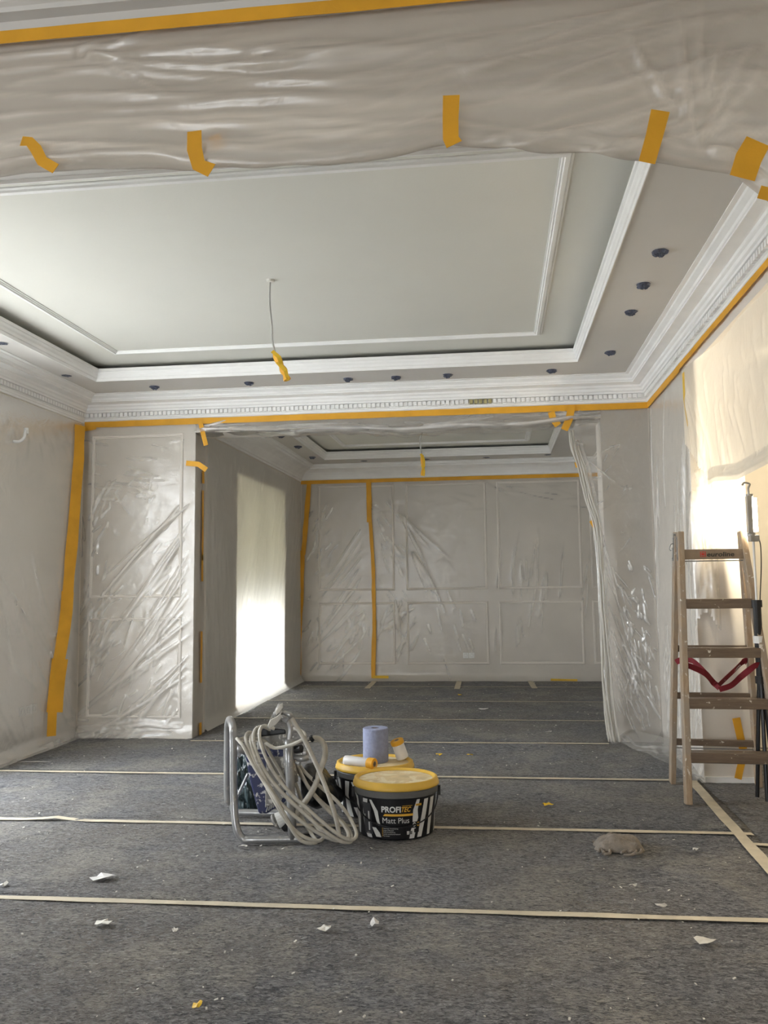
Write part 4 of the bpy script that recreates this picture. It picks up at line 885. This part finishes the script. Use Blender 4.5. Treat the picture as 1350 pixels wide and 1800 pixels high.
MB().tube(cr(g1, 6), .0095, 8).build('gun_hose', 'hose', sp, smooth=True)
MB().tube([q(496, 1251, YM-.12), q(509, 1256, YM-.12), q(513, 1262, YM-.12)], [.009, .0125, .0125], 10).build('hose_swivel', 'steel', sp, smooth=True)
# spray gun hung head up
gun = MB(); 
gun.tube([q(481, 1255, YM-.12), q(497, 1251, YM-.12)], [.008, .013], 10); gun.tube([q(494, 1238, YM-.12), q(487, 1250, YM-.12), q(482, 1262, YM-.12)], [.012, .010, .007], 10)
gun.build('spray_gun', 'greyplastic', sp, smooth=True)
hous([(491, 1239), (497, 1235), (498, 1244), (486, 1258), (484, 1252)], YM-.135, YM-.105, 'gun_head', 'hose', .002)
hous([(488, 1258), (494, 1252), (495, 1262), (484, 1275), (474, 1281), (470, 1276), (475, 1265)], YM-.14, YM-.11, 'gun_handle', 'hose', .003)
MB().tube(cr([q(480, 1256, YM-.12), q(474, 1268, YM-.13), q(471, 1280, YM-.12)], 4), .003, 6).build('trigger', 'steel', sp)
MB().tube([q(499, 1262, YM-.08), q(506, 1266, YM-.08)], .014, 12).build('gun_filter', 'steel', sp)
rebase(sp)
# bags
def blob(c, rx, ry, rz, seed, name, mat, lab, cat, parent=None, n=40, m=24, amp=.22, flatb=True):
    vs_ = []; fs = []; off = Vector((seed*3.7, seed, 0))
    for i in range(m+1):
        th = PI*i/m
        for k in range(n):
            d = Vector((math.sin(th)*math.cos(2*PI*k/n), math.sin(th)*math.sin(2*PI*k/n), math.cos(th)))
            s_ = 1+amp*(abs(mnoise.noise(d*2.2+off))*1.6-.3)+amp*.5*(abs(mnoise.noise(d*5+off))-.2); z = rz*d.z*s_
            vs_.append((c[0]+rx*d.x*s_, c[1]+ry*d.y*s_, max(.008, c[2]+z)))
    for i in range(m):
        for k in range(n): a = i*n; fs.append((a+k, a+n+k, a+n+(k+1) % n, a+(k+1) % n))
    return tag(MB().add(vs_, fs).build(name, mat, parent), lab, cat)
c_ = q(434, 1390, 4.02); blob((c_.x+.02, c_.y, .12), .085, .07, .165, 3, 'plastic_bag', 'bag', 'crumpled dark green plastic bag behind the sprayer frame', 'bag', amp=.3, n=64, m=40)
c_ = q(553, 1392, 3.86)
mb = MB()
vv = [q(522, 1340, 3.74), q(546, 1338, 3.80), q(572, 1356, 3.86), q(600, 1395, 3.84), q(604, 1418, 3.80), q(560, 1424, 3.72), q(520, 1425, 3.72)]
n = len(vv); ctr = sum(vv, Vector())/n
V2 = [p for p in vv]+[p+Vector((.0, .14, -.02)) for p in vv]+[ctr+Vector((.01, -.05, .03))]
for p in V2: p.z = max(p.z, .010)
mb.add(V2, [(i, (i+1) % n, 2*n) for i in range(n)]+[((i+1) % n, i, i+n, (i+1) % n+n) for i in range(n)]+[tuple(range(2*n-1, n-1, -1))])
o = mb.build('plastic_bag', 'bagblack'); sdv = o.modifiers.new('sub', 'SUBSURF'); sdv.levels = 3; sdv.render_levels = 3
tx = bpy.data.textures.new('crumple', 'VORONOI'); tx.noise_scale = .06; dm_ = o.modifiers.new('crumple', 'DISPLACE'); dm_.texture = tx; dm_.strength = .018; dm_.texture_coords = 'GLOBAL'
tag(o, 'black plastic bag slumped between the sprayer and the buckets', 'bag')

# ------------------------------------------------------------------ step ladder
lad = thing('wooden_step_ladder', 'paint-spattered wooden double step ladder with red webbing strap, beside the right wall end', 'ladder', (1.15, 4.43, 0))
FLf = atz(1210, 1414, .011); RLf = atz(1182, 1376, .011); RRf = atz(1334, 1382, .011); FRf = atz(1392, 1424, .011); FRf.y = FLf.y-.02
yt = (FLf.y+RLf.y)/2
FLt = aty(1195, 936, yt-.03); RLt = aty(1189, 936, yt+.03); FRt = aty(1303, 936, yt-.03); RRt = aty(1303, 944, yt+.03)
FRt.z = FLt.z; RRt.z = RLt.z
def rail(a, b, name='side_rail', wx=.0155, wy=.030, mat='wood'):
    d = (b-a).normalized(); xx = Vector((1, 0, 0)); xx = (xx-d*xx.dot(d)).normalized(); yy = d.cross(xx).normalized()
    return MB().beam(a, b, xx*wx, yy*wy).build(name, mat, lad, bevel=.004)
r_ = [rail(FLf, FLt), rail(FRf, FRt), rail(RLf, RLt, wx=.014, wy=.026), rail(RRf, RRt, wx=.014, wy=.026)]
def onrail(a, b, z): t_ = (z-a.z)/(b.z-a.z); return a.lerp(b, t_)
def zat(px, py, a, b):
    # height on rail a-b whose projection hits row py
    best = min((abs((lambda p: CY-F_PX*((p-EYE).dot(UP))/((p-EYE).dot(FW)))(onrail(a, b, z/400))-py), z/400) for z in range(4, 560)); return best[1]
for i, yy in enumerate((975, 1062, 1147, 1236, 1330)):
    z = zat(0, yy, FLf, FLt); a = onrail(FLf, FLt, z); b = onrail(FRf, FRt, z); hh, dd = (.024, .022) if i == 0 else (.022, .036)
    a = a+Vector((.012, -.010, 0)); b = b+Vector((-.012, -.010, 0))
    if i == 0: stt = MB().beam(a, b, (0, .010, 0), (0, 0, .026)).build('top_board', 'boardwood', lad, bevel=.002); top_ab = (a, b)
    else:
        MB().beam(a+Vector((0, dd*.5, .016)), b+Vector((0, dd*.5, .016)), (0, dd, 0), (0, 0, .009)).build('step', 'stepwood', lad, bevel=.003)
        MB().beam(a+Vector((0, -.012, -.004)), b+Vector((0, -.012, -.004)), (0, .009, 0), (0, 0, .020)).build('step_front', 'stepwood', lad, bevel=.003)
for yy in (1062, 1140, 1222, 1304):
    z = zat(0, yy, RLf, RLt); a = onrail(RLf, RLt, z); b = onrail(RRf, RRt, z)
    MB().beam(a+Vector((.01, 0, 0)), b+Vector((-.01, 0, 0)), (0, .012, 0), (0, 0, .017)).build('rear_rung', 'stepwood', lad, bevel=.003)
for (A_, B_, C_, D_, yy) in ((FLf, FLt, FRf, FRt, 987), (FLf, FLt, FRf, FRt, 1340), (RLf, RLt, RRf, RRt, 1314)):
    z = zat(0, yy, A_, B_); MB().tube([onrail(A_, B_, z), onrail(C_, D_, z)], .003, 6).build('tie_rod', 'steel', lad)
# hinges and hooks
for (a, b) in ((FLt, RLt), (FRt, RRt)):
    sd = -1 if a is FLt else 1
    for s_, (f_, t_) in enumerate(((FLf if sd < 0 else FRf, a), (RLf if sd < 0 else RRf, b))):
        top_ = t_+Vector((sd*.016, 0, -.02)); low = onrail(f_, t_, t_.z-.15)+Vector((sd*.016, 0, 0))
        MB().beam(low, top_, (.002, 0, 0), (0, .009, 0)).build('hinge_plate', 'steel', lad)
        for u in (.1, .5, .9): p = low.lerp(top_, u); MB().tube([p, p+Vector((sd*.005, 0, 0))], .004, 8).build('rivet', 'steel', lad)
    m_ = (a+b)/2+Vector((sd*.018, 0, -.01)); MB().tube([m_-Vector((sd*.035, 0, 0)), m_+Vector((sd*.008, 0, 0))], .008, 12).build('hinge_pin', 'steel', lad)
hk = RLt+Vector((-.018, .0, -.06)); MB().tube(cr([hk, hk+Vector((-.014, 0, -.004)), hk+Vector((-.022, 0, -.028)), hk+Vector((-.012, 0, -.036)), hk+Vector((-.012, 0, -.026))], 4), .002, 6).build('hook', 'steel', lad)
# logo on the top board
a, b = top_ab; dv = (b-a); fy = min(a.y, b.y)-.0112
V, Fs, bb = text_mesh('euroline', .034, .12, .0008); lx0 = aty(1243, 977, fy).x; lx1 = aty(1291, 977, fy).x; sc = (lx1-lx0)/(bb[1]-bb[0])
def onb(x_, z_): t_ = (x_-a.x)/dv.x; p = a.lerp(b, t_); return (x_, p.y-.0108, p.z+z_)
MB().add([onb(lx0+(x_-bb[0])*sc, y_*.95-.012) for x_, y_, z_ in V], Fs).build('lettering', 'cableblack', lad)
e0 = aty(1231, 977, fy).x; e1 = aty(1241, 977, fy).x; w_ = e1-e0
M['logored'] = simple('red_print', (.55, .03, .02), .5)
for (u0, u1, v0, v1) in ((0, .14, -.014, .014), (.86, 1, -.014, .014), (.25, .75, .010, .014), (.25, .75, -.014, -.010), (.25, .75, -.006, .006)):
    MB().add([onb(e0+u0*w_, v0), onb(e0+u1*w_, v0), onb(e0+u1*w_, v1), onb(e0+u0*w_, v1)], [(0, 1, 2, 3)]).build('logo_mark', 'logored', lad)
# measuring label on the rear left rail
p = onrail(FLf, FLt, 1.10)+Vector((-.0142, 0, 0)); p2 = onrail(FLf, FLt, .86)+Vector((-.0142, 0, 0))
MB().beam(p, p2, (.0005, 0, 0), (0, .02, 0)).build('pale_sticker', 'white', lad)
# red strap: two ribbons sagging to a knot
def strap(seq, ys, w_=.030, lab='strap'):
    pts = cr([aty(a_, b_, y_) for (a_, b_), y_ in zip(seq, ys)], 5); vs_ = []; fs = []
    for i, p in enumerate(pts):
        t_ = (pts[min(i+1, len(pts)-1)]-pts[max(i-1, 0)]).normalized(); sd = Vector((0, -.35, .94)); sd = (sd-t_*sd.dot(t_)).normalized()*w_/2; nn = t_.cross(sd).normalized()*.001
        vs_ += [p-sd-nn, p+sd-nn, p+sd+nn, p-sd+nn]
    for i in range(len(pts)-1):
        for k in range(4): fs.append((i*4+k, i*4+(k+1) % 4, i*4+4+(k+1) % 4, i*4+4+k))
    fs += [(3, 2, 1, 0), tuple(len(pts)*4-4+k for k in range(4))]
    return MB().add(vs_, fs).build(lab, 'red', lad), pts
yf, yb_ = yt-.13, yt+.10
strap([(1188, 1164), (1198, 1160), (1212, 1160), (1222, 1165), (1240, 1183), (1255, 1200), (1264, 1206)], [yb_, yb_-.02, yb_-.05, yb_-.08, yt, yt-.01, yt-.02])
strap([(1206, 1169), (1218, 1173), (1240, 1184), (1254, 1200), (1264, 1210)], [yf, yf, yf+.03, yt-.03, yt-.04])
strap([(1262, 1206), (1272, 1196), (1290, 1179), (1303, 1166), (1311, 1161), (1312, 1166)], [yt-.03, yt-.01, yt+.03, yb_-.01, yb_-.01, yb_])
_, sp_ = strap([(1264, 1212), (1285, 1205), (1302, 1190), (1318, 1177), (1330, 1169), (1338, 1172)], [yt-.05, yt-.07, yt-.09, yf, yf-.01, yf])
V, Fs, bb = text_mesh('Pro  ladders', .020); s0, s1 = aty(1268, 1198, yt-.006), aty(1303, 1166, yb_-.02); dr = (s1-s0); upv = Vector((0, 0, 1)); upv = (upv-dr.normalized()*upv.dot(dr.normalized())).normalized()
V, Fs, bb = text_mesh('Premium', .020); MB().add([s0+dr*(.12+.8*(x_-bb[0])/(bb[1]-bb[0]))+upv*(y_-.006)+Vector((0, -.012, 0)) for x_, y_, z_ in V], Fs).build('lettering', 'printw', lad)
rebase(lad)

# ------------------------------------------------------------------ work light on tripod in the side room
YLp = 4.30
lc = aty(1322, 905, YLp)
wl = thing('tripod_work_light', 'lit LED work light hung on a black tripod stand behind the ladder', 'work light', (lc.x, YLp, 0))
zt_, zb_ = aty(1322, 872, YLp).z, aty(1322, 938, YLp).z
MB().tube([(lc.x+.012, YLp, zb_+.01), (lc.x+.012, YLp, zt_-.01)], .014, 14).build('led_tube', 'led', wl, smooth=True)
hb = MB(); hb.box(lc.x-.030, lc.x-.022, YLp-.026, YLp+.004, zb_, zt_); hb.box(lc.x-.030, lc.x-.006, YLp-.032, YLp-.024, zb_, zt_); hb.build('lamp_back', 'lampmetal', wl, bevel=.002)
MB().tube([(lc.x-.008, YLp, zb_-.014), (lc.x-.008, YLp, zb_+.006)], .020, 14).build('end_cap', 'lampmetal', wl)
MB().tube([(lc.x-.008, YLp, zt_-.004), (lc.x-.008, YLp, zt_+.010)], .018, 14).build('end_cap', 'lampmetal', wl)
MB().tube(cr([(lc.x-.010, YLp, zt_+.01), (lc.x-.012, YLp, zt_+.04), (lc.x-.004, YLp, zt_+.062), (lc.x-.030, YLp, zt_+.070), (lc.x-.042, YLp, zt_+.056)], 5), .0055, 8).build('hook', 'lampmetal', wl, smooth=True)
bx = aty(1324, 945, YLp); MB().box(bx.x-.02, bx.x+.026, YLp-.02, YLp+.02, bx.z-.020, bx.z+.012).build('driver_box', 'lampmetal', wl, bevel=.003)
MB().tube(cr([aty(1333, 945, YLp), aty(1337, 960, YLp), aty(1338, 1000, YLp), aty(1336, 1060, YLp), aty(1337, 1120, YLp), aty(1334, 1185, YLp)], 6), .0028, 6).build('power_cable', 'cableblack', wl, smooth=True)
pt0, pt1 = aty(1318, 955, YLp), aty(1334, 1262, YLp)
MB().tube([(lc.x, YLp+.0, .22), (lc.x, YLp, zb_-.03)], .006, 12).build('centre_pole', 'white', wl)
MB().tube([(lc.x, YLp, .55), (lc.x, YLp, .98)], .020, 12).build('lower_pole', 'blackp', wl)
for zc in (.98, .80, .60): MB().tube([(lc.x, YLp, zc-.018), (lc.x, YLp, zc+.018)], .026, 12).build('clamp', 'white' if zc == .80 else 'blackp', wl)
for k in range(3):
    an = .25+k*2*PI/3; MB().tube([(lc.x, YLp, .74), (lc.x+.05*math.cos(an), YLp+.05*math.sin(an), .02)], .010, 8).build('leg', 'blackp', wl); MB().tube([(lc.x, YLp, .50), (lc.x+.022*math.cos(an), YLp+.022*math.sin(an), .50)], .004, 6).build('brace', 'blackp', wl)
rebase(wl)
l = bpy.data.lights.new('work_light_glow', 'AREA'); l.shape = 'RECTANGLE'; l.size = .03; l.size_y = abs(zt_-zb_); l.energy = 4; l.color = (1, .86, .62)
lo = bpy.data.objects.new('work_light_glow', l); lo.location = (lc.x+.03, YLp+.02, (zt_+zb_)/2); COL.objects.link(lo)
lo.rotation_euler = Vector((-.55, -1.0, 0)).to_track_quat('Z', 'Y').to_euler()
# unseen spot added in the side room to backlight the film curtain
l = bpy.data.lights.new('added_curtain_backlight', 'SPOT'); l.spot_size = 1.9; l.spot_blend = .6; l.shadow_soft_size = .12; l.energy = 95; l.color = (1, .85, .63)
lo = bpy.data.objects.new('added_curtain_backlight', l); lo.location = (2.2, 5.42, 1.9); COL.objects.link(lo)
lo.rotation_euler = Vector((1.1, 1.75, -.25)).to_track_quat('Z', 'Y').to_euler()

# ------------------------------------------------------------------ rag, scraps, crumbs
rg = atz(1090, 1500)
nx2, ny2 = 46, 30; vs_, fs = [], []
for j in range(ny2+1):
    for i in range(nx2+1):
        u, v = i/nx2*2-1, j/ny2*2-1; r = (abs(u)**2.6+abs(v)**2.6)**(1/2.6); x_ = u*.098; y_ = v*.075
        h_ = max(0, 1-r**2.4)**.6*.044*(1+.35*mnoise.noise(Vector((u*1.7, v*1.7, 2))))
        h_ += .012*abs(mnoise.noise(Vector((u*2.2+5, v*5, 1))))*(1 if r < 1 else 0)+.003*mnoise.noise(Vector((u*9, v*9, 4)))*(r < .98)
        ed = 1+.10*mnoise.noise(Vector((u*2.5, v*2.5, 9))); vs_.append((rg.x+x_*ed, rg.y+.042+y_*ed, .012+max(0, h_)))
for j in range(ny2):
    for i in range(nx2): a = j*(nx2+1)+i; fs.append((a, a+1, a+nx2+2, a+nx2+1))
rag = MB().add(vs_, fs).build('cleaning_rag', 'rag', smooth=True); tag(rag, 'crumpled taupe cleaning rag lying alone on the felt at the right', 'rag')
rp = MB()
for seq in ([(1050, 1481), (1054, 1490), (1062, 1499), (1058, 1500)], [(1052, 1496), (1060, 1489), (1070, 1492), (1072, 1500), (1062, 1502)], [(1092, 1499), (1102, 1494), (1112, 1492), (1118, 1497), (1110, 1503), (1096, 1503)], [(1120, 1490), (1127, 1494), (1124, 1500), (1112, 1501)]):
    rp.tube(cr([atz(a_, b_, .020) for a_, b_ in seq], 5), .0058, 7)
rp.build('rolled_hem', 'rag', rag, smooth=True)
def scrap(px, py, w_, d_, seed, lab, mat='scrap', cat='scrap', h=.012):
    r = random.Random(seed); c = atz(px, py, .012); n = 9; vs_ = []; top_ = []
    for k in range(n):
        a_ = 2*PI*k/n; rr_ = r.uniform(.6, 1.1); vs_.append((w_/2*math.cos(a_)*rr_, d_/2*math.sin(a_)*rr_, r.uniform(0, h)))
    vs_.append((0, 0, h*.7)); V = vs_+[(x_, y_, z_-.0012) for x_, y_, z_ in vs_]; m = n+1
    fs = [(k, (k+1) % n, n) for k in range(n)]+[(m+(k+1) % n, m+k, m+n) for k in range(n)]+[(k, m+k, m+(k+1) % n, (k+1) % n) for k in range(n)]
    o = MB().add(V, fs).build('plastic_scrap' if mat != 'scrap' else 'paper_scrap', mat); o.location = c; o.rotation_euler = (0, 0, 0); return tag(o, lab, cat)
for a_ in (((182, 1543), .105, .07, 1, 'torn white film scrap left of the sprayer, between two cream tapes', 'rollfilm'), ((181, 1624), .06, .045, 2, 'small grey-white scrap in the left foreground below the nearest tape', 'scrap'),
           ((572, 1633), .05, .045, 3, 'yellowish oval scrap just below the nearest tape', 'scrap'), ((659, 1624), .035, .07, 4, 'faint sliver of clear film below the nearest tape', 'rollfilm'),
           ((347, 1770), .026, .03, 5, 'little ball of yellow tape at the bottom left', 'yellowtape'), ((1237, 1656), .075, .06, 6, 'curled pale scrap of paper at the lower right', 'scrap'),
           ((1222, 1494), .032, .04, 7, 'small white scrap between the rag and the diagonal tape', 'scrap'), ((1114, 1558), .035, .02, 8, 'tiny white loop of tape below the rag', 'scrap'),
           ((1162, 1593), .05, .018, 9, 'thin white strip scrap just above the nearest tape at the right', 'scrap'), ((963, 1415), .065, .03, 10, 'folded yellow tape scrap right of the buckets', 'yellowtape'),
           ((772, 1327), .055, .04, 11, 'curl of orange tape behind the buckets', 'yellowtape'), ((826, 1328), .05, .02, 12, 'small flat orange tape bit behind the buckets, right of the curl', 'yellowtape'),
           ((965, 1287), .06, .02, 13, 'thin scrap beyond the threshold tape at the right', 'scrap'), ((850, 1247), .12, .05, 14, 'pale dust-covered film patch on the far room felt', 'rollfilm'),
           ((808, 1222), .04, .03, 15, 'tiny yellow bit near the middle patch of the far wall', 'yellowtape'), ((60, 1339), .26, .012, 16, 'long thin strip of tape lying at the left wall', 'scrap'), ((500, 1493), .03, .012, 17, 'white splinter under the sprayer frame', 'scrap'),
           ((428, 1489), .05, .03, 18, 'small white scraps inside the sprayer frame', 'scrap'), ((6, 1556), .04, .04, 19, 'crumpled bit of paper at the left edge', 'scrap'), ((307, 1638), .022, .02, 20, 'tiny pale crumb in the left foreground', 'scrap')):
    scrap(*a_[0], *a_[1:4], a_[4], a_[5], h=.012 if a_[1] < .2 else .003)
cb = MB()
for i in range(620):
    yv = 1.9+7.2*random.random()**1.4; xv = random.uniform(-2.9 if yv < 5.7 else -2.1, 1.0); s_ = random.uniform(.0012, .0036)*(1 if yv < 5 else 1.4); a_ = random.uniform(0, PI); z_ = .011
    u_ = Vector((math.cos(a_), math.sin(a_), .2))*s_*random.uniform(.8, 2.2); v_ = Vector((-math.sin(a_), math.cos(a_), .1))*s_; c = Vector((xv, yv, z_+s_*.5))
    cb.beam(c-Vector((0, 0, s_*.3)), c+Vector((0, 0, s_*.3)), u_*.8, v_*.8)
o = cb.build('paint_crumbs', 'scrap'); tag(o, 'white paint crumbs and lint scattered over the felt floor', 'debris', kind='stuff')
